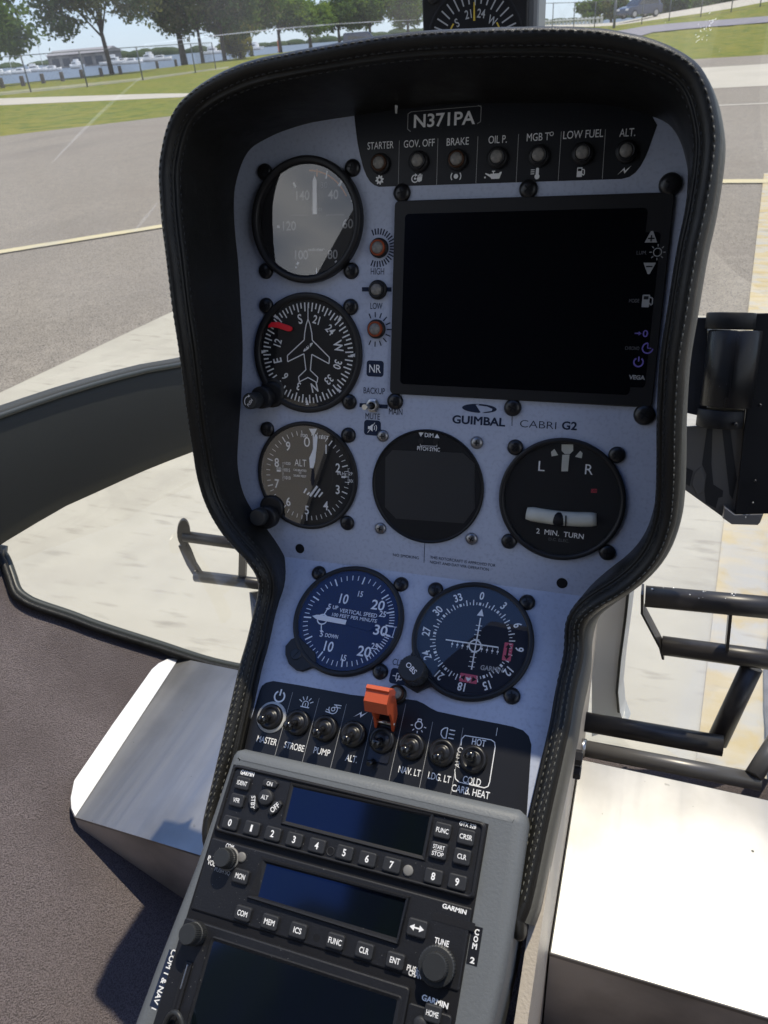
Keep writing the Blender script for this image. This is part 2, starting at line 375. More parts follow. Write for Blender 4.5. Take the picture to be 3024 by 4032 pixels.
def rrect(x0, y0, x1, y1, r, n=5):
    P = []
    for cx, cy, a0 in ((x1 - r, y1 - r, 0), (x0 + r, y1 - r, 90), (x0 + r, y0 + r, 180), (x1 - r, y0 + r, 270)):
        for i in range(n + 1):
            a = rad(a0 + 90 * i / n); P.append((cx + r * math.cos(a), cy + r * math.sin(a)))
    return P
def offset_poly(pts, d):
    n = len(pts); out = []
    for i in range(n):
        p0, p1, p2 = (np.array(pts[(i + k) % n], float) for k in (-1, 0, 1))
        e1 = p1 - p0; e2 = p2 - p1; e1 /= (np.linalg.norm(e1) + 1e-9); e2 /= (np.linalg.norm(e2) + 1e-9)
        n1 = np.array([e1[1], -e1[0]]); n2 = np.array([e2[1], -e2[0]]); m = n1 + n2; k = np.linalg.norm(m)
        m = n1 if k < 1e-6 else m / k
        out.append(tuple(p1 + m * d / max(.5, float(m @ n1))))
    return out
def smooth_path(P, n, closed=False):
    P = [np.array(p, float) for p in P]; seg = [np.linalg.norm(b - a) for a, b in zip(P[:-1], P[1:])]
    S = np.concatenate([[0], np.cumsum(seg)]); out = []
    for u in np.linspace(0, S[-1], n):
        i = min(max(int(np.searchsorted(S, u) - 1), 0), len(P) - 2); f = (u - S[i]) / max(seg[i], 1e-9)
        p0, p1, p2, p3 = P[max(i - 1, 0)], P[i], P[i + 1], P[min(i + 2, len(P) - 1)]
        out.append(.5 * ((2 * p1) + (-p0 + p2) * f + (2 * p0 - 5 * p1 + 4 * p2 - p3) * f * f + (-p0 + 3 * p1 - 3 * p2 + p3) * f ** 3))
    return out

# ---------------------------------------------------------------- things and parts
INFO = {}
def empty(name, F, o):
    e = bpy.data.objects.new(name, None); e.empty_display_size = .02; COL.objects.link(e)
    e.matrix_world = frame_matrix(F, o); INFO[e.name] = (F, tuple(o)); return e
def thing(name, label, cat, F='G', o=(0, 0, 0), group=None):
    e = empty(name, F, o); e['label'] = label; e['category'] = cat
    if group: e['group'] = group
    return e
def part(par, name, mb, mats=None, label=None):
    F, o = INFO[par.name]
    me = mb.build(name, o, 1.0 if F == 'G' else .001, mats)
    ob = bpy.data.objects.new(name, me); COL.objects.link(ob); ob.parent = par
    if label: ob['label'] = label
    INFO[ob.name] = (F, o); return ob
def single(name, mb, F='G', o=(0, 0, 0), label=None, cat=None, group=None, kind=None, mats=None):
    me = mb.build(name, o, 1.0 if F == 'G' else .001, mats)
    ob = bpy.data.objects.new(name, me); COL.objects.link(ob); ob.matrix_world = frame_matrix(F, o); INFO[ob.name] = (F, tuple(o))
    if label: ob['label'] = label
    if cat: ob['category'] = cat
    if group: ob['group'] = group
    if kind: ob['kind'] = kind
    return ob
def clone(o, loc=None, label=None, matrix=None):
    def rec(s, par):
        c = s.copy(); COL.objects.link(c); INFO[c.name] = INFO.get(s.name)
        if par: c.parent = par
        for ch in list(s.children): rec(ch, c)
        return c
    r = rec(o, None)
    if matrix is not None: r.matrix_world = matrix
    if loc is not None: r.location = loc
    if label: r['label'] = label
    return r
# photo regions measured while looking (zoom windows) -> full photo pixels
def reg(x0, y0, k): return lambda x, y: (x0 + k * x, y0 + k * y)
r3 = reg(600, 500, .66305); r4 = reg(1300, 400, .90416); r5 = reg(900, 1100, .48222); r6 = reg(900, 1600, .48222)
r7 = reg(1400, 1500, .7836); s1 = reg(1100, 2150, .66305); s2 = reg(900, 2600, .7836); s3 = reg(750, 2950, .72333); s4 = reg(700, 3300, .72333)
m7 = reg(2200, 1100, .4973); z4 = reg(750, 2600, .36166); z8 = reg(1700, 3000, .36166)
def P(F, rg, x, y, z=0): return on(F, *rg(x, y), z)
# ================================================================ THE GROUND OUTSIDE (metres)
defm('grass', (.165, .185, .014), .9, 0, .1, var=[(.12, (.20, .185, .03), .45, .6), (.35, (.22, .20, .025), .42, .62), (1.6, (.085, .120, .010), .46, .62), (4, (.20, .19, .03), .52, .66), (9, (.22, .20, .045), .52, .75), (45, (.075, .105, .01), .5, .7)], bump=(30, .6, .05))
defm('asphalt', (.262, .226, .172), .85, 0, .3, var=[(.25, (.292, .252, .193), .35, .65), (.9, (.20, .172, .132), .5, .72, (1, .3, 1)), (9, (.235, .202, .154), .4, .7), (130, (.085, .072, .056), .50, .62), (.5, (.20, .167, .128), .56, .7, (.25, 1.6, 1))], bump=(120, .5, .004), speck=(90, .10, (.45, .43, .40)))
defm('concrete', (.44, .405, .315), .85, 0, .3, var=[(1.3, (.385, .35, .27), .42, .7), (6, (.465, .43, .335), .4, .7, (.35, 1, 1)), (30, (.29, .262, .20), .58, .78, (.22, 1, 1)), (3, (.35, .32, .25), .5, .8)], bump=(80, .25, .002), speck=(14, .02, (.22, .21, .19)))
defm('concrete_far', (.44, .40, .315), .85, var=[(.5, (.39, .355, .28), .4, .7)])
defm('line_yellow', (.55, .47, .26), .8, var=[(3, (.42, .38, .27), .45, .7)])
defm('line_pale', (.50, .46, .38), .8)
defm('stripe_worn', (.48, .37, .17), .85, 0, .3, var=[(7, (.44, .41, .335), .44, .54), (18, (.53, .44, .27), .4, .65, (.25, 1, 1)), (11, (.33, .28, .19), .60, .72, (.3, 1, 1))], bump=(80, .3, .002))
defm('joint_tar', (.09, .085, .08), .9, var=[(20, (.16, .15, .14), .4, .7)])
defm('water', (.055, .075, .095), .35, 0, .3, var=[(.05, (.05, .07, .10), .4, .6)], bump=(.8, .5, .2, (1, .25, 1)))
defm('path_grey', (.20, .185, .20), .9, var=[(1, (.17, .16, .17), .4, .7)])
defm('sand_strip', (.26, .23, .13), .95, var=[(1.5, (.16, .19, .06), .45, .6)])
defm('bark', (.055, .045, .036), .9, bump=(9, .8, .05, (3, 3, .5)))
defm('fence_metal', (.10, .11, .11), .5, .5)
defm('wood_post', (.09, .075, .06), .9)
defm('boat_white', (.74, .74, .73), .35)
defm('boat_dark', (.06, .07, .09), .3)
defm('shed_wall', (.20, .19, .19), .8, var=[(.3, (.30, .29, .28), .45, .6)])
defm('shed_roof', (.26, .25, .25), .7)
defm('car_paint', (.028, .042, .085), .25, .4, .5, coat=.6)
defm('van_paint', (.02, .03, .07), .25, .3, .5, coat=.6)
defm('car_glass', (.015, .018, .02), .06, 0, .6)
defm('tyre', (.02, .02, .02), .8)
defm('rim', (.35, .35, .36), .35, .8)
defm('headlight', (.7, .7, .7), .15)
defm('cone_orange', (.65, .12, .03), .5)
defm('rail_white', (.55, .55, .52), .7)
defm('far_green', (.040, .062, .030), .95, 0, .1, var=[(.06, (.055, .075, .035), .4, .6)])
def leaf_mat(k, c):
    m = bpy.data.materials.new(k); m.use_nodes = True; N = m.node_tree.nodes; Lk = m.node_tree.links; N.clear()
    out = N.new('ShaderNodeOutputMaterial'); d = N.new('ShaderNodeBsdfDiffuse'); d.inputs[0].default_value = (*c, 1)
    tl = N.new('ShaderNodeBsdfTranslucent'); tl.inputs[0].default_value = (c[0] * 1.6, c[1] * 1.45, c[2] * .8, 1)
    mx = N.new('ShaderNodeMixShader'); mx.inputs[0].default_value = .38
    Lk.new(d.outputs[0], mx.inputs[1]); Lk.new(tl.outputs[0], mx.inputs[2]); Lk.new(mx.outputs[0], out.inputs[0]); M[k] = m
leaf_mat('leaf_green', (0.104, 0.170, 0.046)); leaf_mat('leaf_dark', (0.073, 0.122, 0.042)); leaf_mat('leaf_olive', (0.136, 0.154, 0.070)); leaf_mat('leaf_bright', (0.148, 0.227, 0.049)); leaf_mat('leaf_yellow', (0.227, 0.227, 0.052))

def sstep(x): x = np.clip(x, 0, 1); return x * x * (3 - 2 * x)
def shore_x(y): return np.interp(y, [-80, 40, 52, 66, 80, 105, 140, 200, 240, 262], [-95, -72, -66, -62, -57, -62, -72, -80, -60, 400])
def ground_z(x, y):
    return -np.clip((shore_x(y) - x) * .16, 0, 3.0)
xs = np.unique(np.concatenate([np.linspace(-420, -100, 18), np.linspace(-100, 20, 61), np.linspace(20, 420, 26)]))
ys = np.unique(np.concatenate([np.linspace(-60, 40, 21), np.linspace(40, 150, 56), np.linspace(150, 420, 40)]))
V = [(x, y, float(ground_z(x, y))) for y in ys for x in xs]; nx = len(xs)
F = [(j * nx + i, j * nx + i + 1, (j + 1) * nx + i + 1, (j + 1) * nx + i) for j in range(len(ys) - 1) for i in range(nx - 1)]
single('ground', MB().use('grass').add(V, F, True), kind='structure')
single('water', MB().use('water').flat([(-3500, -300), (3500, -300), (3500, 3500), (-3500, 3500)], -.35), kind='structure')
single('asphalt', MB().use('asphalt').flat([(-55, -30), (-40, -12), (-23, 8), (-15.8, 16.3), (-13.1, 19.6), (-8, 27), (-3.5, 31), (0, 32.2), (10, 31.8), (60, 31), (60, -30)], .004), kind='structure')
single('concrete_strip', MB().use('concrete_far').flat([(-5, 19.6), (40, 19.8), (40, 27.4), (-5, 27.0)], .008), kind='structure')
def edge_x(y): return .10 + .083 * y
pad = [(-3.35, -4), (-3.2, 2.8), (-3.02, 4.1), (-2.98, 4.45), (edge_x(4.45), 4.45), (edge_x(-4) + .19, -4)]
pad = [(-3.35, -4), (-3.2, 2.8), (-2.98, 4.45), (edge_x(4.45) + 1.2, 4.45), (edge_x(-4) + 1.2, -4)]
single('concrete_pad', MB().use('concrete').flat(pad, .008), kind='structure')
mb = MB().use('stripe_worn'); mb.flat([(edge_x(-3), -3), (edge_x(-3) + .13, -3), (edge_x(2.5) + .14, 2.5), (edge_x(9) + .36, 9), (edge_x(9), 9)], .012)
single('painted_stripe', mb, kind='structure')
mb = MB().use('joint_tar'); pts = []
for i in range(60):
    y = -3 + i * .14; pts.append((edge_x(y) + .155 + .012 * max(0, y - 2) + .008 * math.sin(i * 1.7) + random.uniform(-.006, .006), y))
for a, b in zip(pts[:-1], pts[1:]): mb.seg(a, b, .022 + random.uniform(-.004, .008), .020)
single('pavement_joint', mb, kind='structure')
mb = MB().use('line_yellow')
for a, b in zip([(-12, -.7), (-5.8, 5.5), (-4.7, 6.6), (-3.4, 7.7), (-1.8, 8.4)], [(-5.8, 5.5), (-4.7, 6.6), (-3.4, 7.7), (-1.8, 8.4), (-.3, 8.62)]): mb.seg(a, b, .16, .016)
mb.seg((-.3, 8.62), (6, 8.2), .20, .016)
single('painted_line', mb, kind='structure')
single('pale_line', MB().use('line_pale').seg((-2, 16.0), (20, 16.1), .12, .008), kind='structure')
single('footpath', MB().use('concrete_far').flat([(-62, 47.2), (-34.8, 36.8), (-21.3, 31.6), (-18.2, 29.9), (-17.9, 28.0), (-28.6, 30.1), (-58, 36.4)], .006), kind='structure')
mb = MB().use('sand_strip')
mb.flat([GZ(*q)[:2] for q in [(-200, 395), (0, 362), (300, 332), (560, 306), (900, 262)]] + [GZ(*q)[:2] for q in [(900, 268), (560, 317), (300, 346), (0, 376), (-200, 412)]], .006)
single('sand_track', mb, kind='structure')
# levee with a road on its top, right
cx_ = [2040, 2111, 2230, 2330, 2428, 2520, 2633, 2757, 2880, 3024, 3250]
lo_ = [112, 110, 107, 105, 100, 86, 70, 53, 33, 6, -34]
hi_ = [103, 101, 98, 95, 88, 71, 49, 28, 5, -24, -68]
low = [GD(x, y, 82) for x, y in zip(cx_, lo_)]; hig = [GD(x, y, 91) for x, y in zip(cx_, hi_)]
rows = [[(p[0] * 56 / 82, 56, -.02) for p in low], [tuple(p) for p in low]]
def ramp(x, y): return -.02 + (float(np.interp(x * 82 / y, [p[0] for p in low], [p[2] for p in low])) + .02) * float(np.clip((y - 56) / 26, 0, 1))
def on_ramp(px, py):
    d = wray(px, py); lo_d, hi_d = 30., 82.
    for _ in range(50):
        m = (lo_d + hi_d) / 2; q = d * m / d[1]
        if q[2] + CAMH > ramp(q[0], m): lo_d = m
        else: hi_d = m
    q = d * lo_d / d[1]; return (q[0], q[1], ramp(q[0], lo_d) + .07)
ups = [(2300, 150), (2380, 135), (2434, 125), (2546, 106), (2657, 95), (2760, 87), (2840, 82), (2930, 75), (3024, 68), (3250, 50)]
dns = [(2300, 215), (2380, 190), (2484, 156), (2573, 131), (2713, 117), (2780, 111), (2850, 106), (2940, 99), (3024, 92), (3250, 72)]
def dense(Q): return [tuple(np.array(a) + (np.array(b) - np.array(a)) * k / 6) for a, b in zip(Q[:-1], Q[1:]) for k in range(6)] + [Q[-1]]
ups, dns = dense(ups), dense(dns)
single('tarmac_path', MB().use('path_grey').loft([[on_ramp(u[0] * f + d_[0] * (1 - f), u[1] * f + d_[1] * (1 - f)) for u, d_ in zip(ups, dns)] for f in (0, .25, .5, .75, 1)], False), kind='structure')
mb = MB().use('grass').loft(rows, False, smooth=True)
mb.loft([[tuple(p) for p in hig], [(p[0] * 1.02, p[1] + 2.5, p[2] - .02) for p in hig], [(p[0] * 1.12, 106, -.05) for p in hig]], False)
mb.use('concrete_far').loft([[tuple(p) for p in low], [tuple(p) for p in hig]], False)
single('hill', mb, kind='structure')

# ---------------------------------------------------------------- trees
def tree(name, label, base, H, cr, cz0, leaf, seed, group, trunk_r=.28, n_clump=120, per=46, leafs=.30, squash=1.0, lean=0):
    rs = np.random.default_rng(seed); x, y, z = base; cr *= 1.12; cz0 *= .82; n_clump = int(n_clump * 1.3)
    th = thing(name, label, 'tree', 'G', base, group)
    mb = MB().use('bark'); fork = cz0 + (H - cz0) * .18
    mb.tube([(x, y, z - .2), (x + .05 * lean, y, z + fork * .5), (x + .12 * lean, y, z + fork)], [trunk_r * 1.25, trunk_r, trunk_r * .8], 9)
    cc = np.array([x + .12 * lean, y, z + (cz0 + H) / 2]); rz = (H - cz0) / 2
    for k in range(7):
        a = rs.uniform(0, 6.28); e = rs.uniform(.25, .95); q = cc + np.array([math.cos(a) * cr * .75 * e, math.sin(a) * cr * .75 * e, rz * rs.uniform(-.35, .7)])
        s = np.array([x + .12 * lean, y, z + fork * rs.uniform(.75, 1.0)]); m = (s + q) / 2 + np.array([0, 0, .35])
        mb.tube([s, m, q], [trunk_r * .5, trunk_r * .3, trunk_r * .08], 6)
    part(th, 'trunk', mb)
    mb = MB(); V = []; F = []; mi = []
    mats = leaf if isinstance(leaf, (list, tuple)) else [leaf, 'leaf_dark']
    for k in mats: mb.use(k)
    lobes = [(cc + np.array([math.cos(a) * cr * .5, math.sin(a) * cr * .5, rz * rs.uniform(-.45, .45)]), rs.uniform(.42, .62)) for a in rs.uniform(0, 6.28, 8)] + [(cc + np.array([0, 0, rz * .3]), .62)]
    C = []
    while len(C) < n_clump:
        lc, lr = lobes[rs.integers(len(lobes))]
        d = rs.normal(size=3); d /= np.linalg.norm(d); p = lc + d * np.array([cr, cr, rz]) * lr * rs.uniform(.55, 1.0)
        if p[2] > z + cz0 - .25 * rz * rs.random(): C.append(p)
    C = np.array(C)
    for ci, c in enumerate(C):
        n = int(per * rs.uniform(.6, 1.3)); pos = c + rs.normal(size=(n, 3)) * np.array([1, 1, .7]) * cr * .105
        nor = rs.normal(size=(n, 3)) + np.array([0, 0, .8]); nor /= np.linalg.norm(nor, axis=1)[:, None]
        t1 = np.cross(nor, rs.normal(size=(n, 3))); t1 /= np.linalg.norm(t1, axis=1)[:, None]; t2 = np.cross(nor, t1)
        sz = leafs * rs.uniform(.5, 1.15, n)[:, None]; b = len(V)
        q = np.stack([pos - t1 * sz, pos - t2 * sz * .55, pos + t1 * sz, pos + t2 * sz * .55], 1).reshape(-1, 3)
        V += q.tolist(); F += [(b + 4 * i, b + 4 * i + 1, b + 4 * i + 2, b + 4 * i + 3) for i in range(n)]; mi += [int(rs.random() < .42) % len(mats)] * n
    mb.v = V; mb.f = F; mb.m = mi; mb.s = [False] * len(F)
    part(th, 'crown', mb); return th
def tb(px, py): p = GZ(px, py); return (float(p[0]), float(p[1]), 0.)
GT = 'trees along the waterfront'
def td(px, D): p = GD(px, 200, D); return (float(p[0]), float(D), 0.)
tree('leafy_tree', 'dark green tree cut off by the left edge of the photo', td(-75, 60), 9.5, 4.0, 1.2, ['leaf_green', 'leaf_dark'], 1, GT, .3, 150, 60, .30)
tree('leafy_tree', 'large grey-green tree with a slim bare trunk standing by the water, second from the left', tb(442, 293), 14, 5.6, 2.5, ['leaf_olive', 'leaf_dark'], 2, GT, .21, 230, 70, .28, lean=-1.5)
tree('leafy_tree', 'broad mid green tree on a thick dark trunk, third from the left', tb(727, 252), 15, 5.6, 2.4, ['leaf_green', 'leaf_dark'], 3, GT, .40, 230, 70, .28, lean=-1)
tree('leafy_tree', 'thin-trunked tree with a dull crown right of the thick dark trunk', tb(800, 246), 13, 4.6, 2.8, ['leaf_olive', 'leaf_dark'], 4, GT, .22, 190, 60, .30)
tree('leafy_tree', 'slim dark tree close left of the yellow-green low tree', td(880, 105), 14, 5.0, 3.0, ['leaf_dark', 'leaf_olive'], 5, GT, .25, 180, 60, .34)
tree('bushy_tree', 'low yellow-green bushy tree with foliage down to the grass', td(945, 112), 5.2, 2.3, .3, ['leaf_yellow', 'leaf_olive'], 6, GT, .2, 110, 50, .26)
tree('leafy_tree', 'dark olive tree standing behind the low yellow-green tree', td(990, 135), 13.5, 5.0, 3.4, ['leaf_dark', 'leaf_olive'], 7, GT, .28, 180, 60, .36)
tree('leafy_tree', 'bright green tree above the long scratch, first one right of the yellow-green tree', td(1105, 168), 10.2, 5.0, 2.8, ['leaf_green', 'leaf_dark'], 8, GT, .35, 170, 60, .36)
tree('leafy_tree', 'rounded bright green tree above the middle of the hood arch', td(1225, 172), 9.8, 4.8, 2.7, ['leaf_bright', 'leaf_green'], 9, GT, .35, 170, 60, .36)
tree('leafy_tree', 'dark tree above the parked blue van', td(1340, 182), 10.2, 4.8, 2.8, ['leaf_green', 'leaf_dark'], 10, GT, .32, 150, 60, .38)
tree('leafy_tree', 'tall bright green tree second to the left of the compass', td(1462, 186), 11.0, 4.6, 2.8, ['leaf_bright', 'leaf_green'], 11, GT, .32, 150, 60, .38)
tree('leafy_tree', 'pale green tree partly hidden by the compass', td(1610, 188), 11.0, 4.8, 2.6, ['leaf_bright', 'leaf_olive'], 12, GT, .32, 150, 60, .38)
p = GD(2335, 60, 235); tree('leafy_tree', 'small round tree far off between the compass and the parked car', (p[0], 235, 0), 5.6, 3.6, .6, ['leaf_green', 'leaf_dark'], 13, 'far trees behind the levee', .3, 90, 40, .5)
p = GD(2408, 60, 225); tree('leafy_tree', 'small reddish brown tree far off close left of the parked car', (p[0], 225, 0), 5.8, 3.0, .6, ['leaf_olive', 'leaf_dark'], 14, 'far trees behind the levee', .3, 90, 40, .5)
for i, (px, D, h_, wd, lab) in enumerate([(2660, 112, 4.6, 4.4, 'dense bush on the levee just right of the parked car'), (2790, 112, 4.9, 4.6, 'dense bush on the levee, middle one of the row right of the parked car'), (2930, 112, 5.6, 4.6, 'dense bush on the levee nearest to the right edge of the photo')]):
    p = GD(px, 20, D); tree('roadside_bush', lab, (p[0], D, 0), h_, wd, .3, ['leaf_green', 'leaf_dark'], 20 + i, 'bushes along the levee road', .2, 110, 46, .36)
# far wooded shore
mb = MB().use('far_green')
for k in range(170):
    x = -900 + k * 11 + random.uniform(-4, 4); h = 3.2 + 2.6 * random.random() + 1.2 * math.sin(k * .23); y = 760 + random.uniform(-25, 25)
    mb.lathe([(11, -1), (10.5, h * .45), (7.5, h * .8), (2.5, h)], (x, y), 7, cap1=True)
single('far_wood', mb, kind='stuff', label='low wooded far shore along the horizon')

# ---------------------------------------------------------------- fence, bollards, rail
def fence(label, pts, h, group):
    th = thing('chain_link_fence', label, 'fence', 'G', (*pts[0][:2], 0), group)
    for i, p in enumerate(pts):
        r = p[3] if len(p) > 3 else .045
        part(th, 'fence_post', MB().use('fence_metal').tube([(p[0], p[1], p[2] - .1), (p[0], p[1], p[2] + h)], r, 8))
    mb = MB().use('fence_metal')
    for zz, rr in ((h - .03, .024), (.06, .008)):
        for a, b in zip(pts[:-1], pts[1:]): mb.tube([(a[0], a[1], a[2] + zz), (b[0], b[1], b[2] + zz)], rr, 5)
    part(th, 'top_rail', mb)
    mb = MB().use('fence_metal')
    for a, b in zip(pts[:-1], pts[1:]):
        A0 = np.array(a[:3]); B0 = np.array(b[:3]); L = np.linalg.norm(B0 - A0); n = int(L / .22)
        for k in range(n):
            for s in (0, 1):
                u0 = k / n; u1 = u0 + (1.6 / L) * (1 if s else -1)
                if not 0 <= u1 <= 1: continue
                q = A0 + (B0 - A0) * u0; r_ = A0 + (B0 - A0) * u1
                mb.tube([(q[0], q[1], q[2] + .06), (r_[0], r_[1], r_[2] + h - .04)], .0035, 3, caps=False)
    part(th, 'wire_mesh', mb)
    return th
fl = [GZ(*q) for q in [(-240, 402), (122, 363), (345, 343), (563, 316), (770, 287), (850, 272)]]
fence('thin dark chain link fence crossing the grass in front of the water', [(p[0], p[1], 0.) for p in fl], 1.95, None)
fr = []
for px, py, D in [(2000, 118, 80), (2120, 116, 79.5), (2175, 112, 79), (2258, 113, 78), (2340, 109, 77.5), (2417, 111, 77), (2526, 95, 77), (2633, 89, 77), (2758, 68, 77), (2877, 56, 77), (2990, 42, 77), (3110, 27, 77)]:
    p = GD(px, py, D); fr.append((p[0], p[1], ramp(p[0], p[1]), .11 if px == 2417 else .04))
fence('chain link fence with one thick dark post running in front of the levee road', fr, 1.95, None)
def bollard_mb(x, y, z, h, r):
    return MB().use('wood_post').lathe([(r * 1.03, z - .1), (r, z + h * .5), (r * .98, z + h - .04), (r * .8, z + h)], (x, y), 10, cap1=True)
labs = ['nearest the left edge of the photo', 'right behind the first fence post', 'second to the right of the first fence post', 'left of the middle of the open water', 'beside the second fence post', 'left of the slim bare trunk', 'right of the slim bare trunk', 'left of the thick dark trunk', 'by the foot of the thick dark trunk']
for i, (zx, zy) in enumerate([(22, 640), (172, 625), (318, 605), (458, 590), (600, 570), (740, 555), (878, 540), (1145, 495), (1280, 480)]):
    p = GZ(zx * .5425, zy * .5425); ok = single('wooden_bollard', bollard_mb(p[0], p[1], 0, .72, .17), 'G', (p[0], p[1], 0), 'short dark wooden bollard at the shore, ' + labs[i], 'bollard', 'bollards along the shore')
th = thing('guard_rail', 'low pale post and rail barrier beside the far road right of the compass', 'barrier', 'G', (0, 90, 0))
p0 = GD(2095, 84, 100); p1 = GD(2370, 66, 92)
for k in range(20):
    q = p0 + (p1 - p0) * k / 19; part(th, 'rail_post', MB().use('rail_white').box(q[0] - .12, q[0] + .12, q[1] - .1, q[1] + .1, -.1, q[2] + .05))
mb = MB().use('rail_white')
for zz in (-.12, -.55): mb.tube([(p0[0], p0[1] - .14, p0[2] + zz), (p1[0], p1[1] - .14, p1[2] + zz)], .07, 6)
part(th, 'rail', mb)
p = GZ(1098, 205); th = thing('traffic_marker', 'thin orange marker post on the grass left of the hood top', 'marker post', 'G', (p[0], p[1], 0))
part(th, 'post', MB().use('cone_orange').lathe([(.14, 0), (.10, .1), (.07, 1.5), (.07, 2.1)], (p[0], p[1]), 10, cap1=True))
part(th, 'base', MB().use('tyre').lathe([(.3, 0), (.3, .06), (.15, .1)], (p[0], p[1]), 12, cap1=True))

# ---------------------------------------------------------------- boats, shed, cars
def boat(label, px, D, L, kind, rot=0.):
    p = GD(px, 260, D); x, y = float(p[0]), float(p[1])
    L *= .62; th = thing('motor_boat' if kind != 'sail' else 'sailing_boat', label, 'boat', 'G', (x, y, -.35), 'boats moored on the water')
    X = Matrix.Translation((x, y, -.35)) @ Matrix.Rotation(rot, 4, 'Z'); w = L * .15; h = L * .12
    rings = []
    for u, k, zz in ((-.5, .8, 1.0), (-.3, .98, .95), (0, 1.0, .95), (.25, .8, 1.05), (.42, .4, 1.18), (.5, .04, 1.28)):
        rings.append([(u * L, -w * k, h * zz), (u * L, -w * k * .75, 0.02), (u * L, 0, -.15), (u * L, w * k * .75, .02), (u * L, w * k, h * zz)])
    mb = MB().use('boat_white').loft(rings, True, True, True, True, X); part(th, 'hull', mb)
    if kind == 'sail':
        mb = MB().use('boat_white').rbox(-.2 * L, -w * .5, .18 * L, w * .5, w * .2, h * .9, h * 1.35, .08, X); part(th, 'cabin', mb)
        part(th, 'mast', MB().use('boat_white').tube([(0.05 * L, 0, h), (.05 * L, 0, h + L * 1.15)], .07, 6, X=X))
        part(th, 'boom', MB().use('boat_dark').tube([(0.05 * L, 0, h * 1.9), (-.38 * L, 0, h * 1.9)], .10, 6, X=X))
    else:
        part(th, 'cabin', MB().use('boat_white').rbox(-.25 * L, -w * .7, .15 * L, w * .7, w * .3, h * .9, h * 1.9, .15, X))
        part(th, 'window', MB().use('boat_dark').rbox(-.2 * L, -w * .72, .1 * L, w * .72, w * .2, h * 1.35, h * 1.7, .02, X))
        if kind == 'big': part(th, 'flybridge', MB().use('boat_white').rbox(-.2 * L, -w * .5, .05 * L, w * .5, w * .3, h * 1.85, h * 2.5, .15, X))
for i, (px, D, L, k, rot, lab) in enumerate([(-10, 165, 9, 'motor', .3, 'white motor boat nearest to the left photo edge'), (45, 178, 9, 'sail', 2.8, 'white sailing boat behind the dark tree at the left'), (78, 170, 8, 'motor', .2, 'white motor boat just left of the first fence post'), (135, 185, 10, 'big', .4, 'white boat with a flybridge just right of the first fence post'),
        (172, 176, 9, 'sail', 2.9, 'white sailing boat in the gap between the first two trees'), (205, 172, 8, 'motor', .1, 'small white motor boat furthest right in the gap between the first two trees'), (300, 190, 11, 'big', 2.7, 'white boat with a flybridge in front of the grey dock shed'), (455, 200, 13, 'big', .3, 'bright white cruiser right behind the slim bare trunk'),
        (490, 205, 10, 'motor', 2.9, 'white motor boat second to the right of the slim bare trunk'), (525, 195, 9, 'motor', .3, 'white motor boat between slim trunk and second fence post'), (590, 220, 13, 'big', 2.8, 'white cruiser left of the thick dark trunk'), (640, 215, 10, 'motor', .4, 'white motor boat close left of the thick dark trunk'),
        (850, 330, 16, 'big', .2, 'distant white cruiser seen right of the thick dark trunk'), (1010, 380, 18, 'big', 2.8, 'distant white cruiser below the bright tree foliage')]): boat(lab, px, D, L, k, rot)
p = GD(330, 240, 235); x, y = p[0], 235.
th = thing('dock_shed', 'long grey dock shed behind the slim bare trunk across the water', 'shed', 'G', (x, y, 0))
part(th, 'wall', MB().use('shed_wall').box(x - 14, x + 9, y, y + 8, -.6, 3.2))
part(th, 'roof', MB().use('shed_roof').prism([(y - .6, 3.2), (y + 8.6, 3.2), (y + 4, 4.6)], x - 14.5, x + 9.5, X=Matrix(((0, 0, 1, 0), (1, 0, 0, 0), (0, 1, 0, 0), (0, 0, 0, 1)))))
for k in range(5): part(th, 'door', MB().use('boat_dark').box(x - 12.5 + k * 4.3, x - 9.6 + k * 4.3, y - .05, y + .1, 0, 2.3))

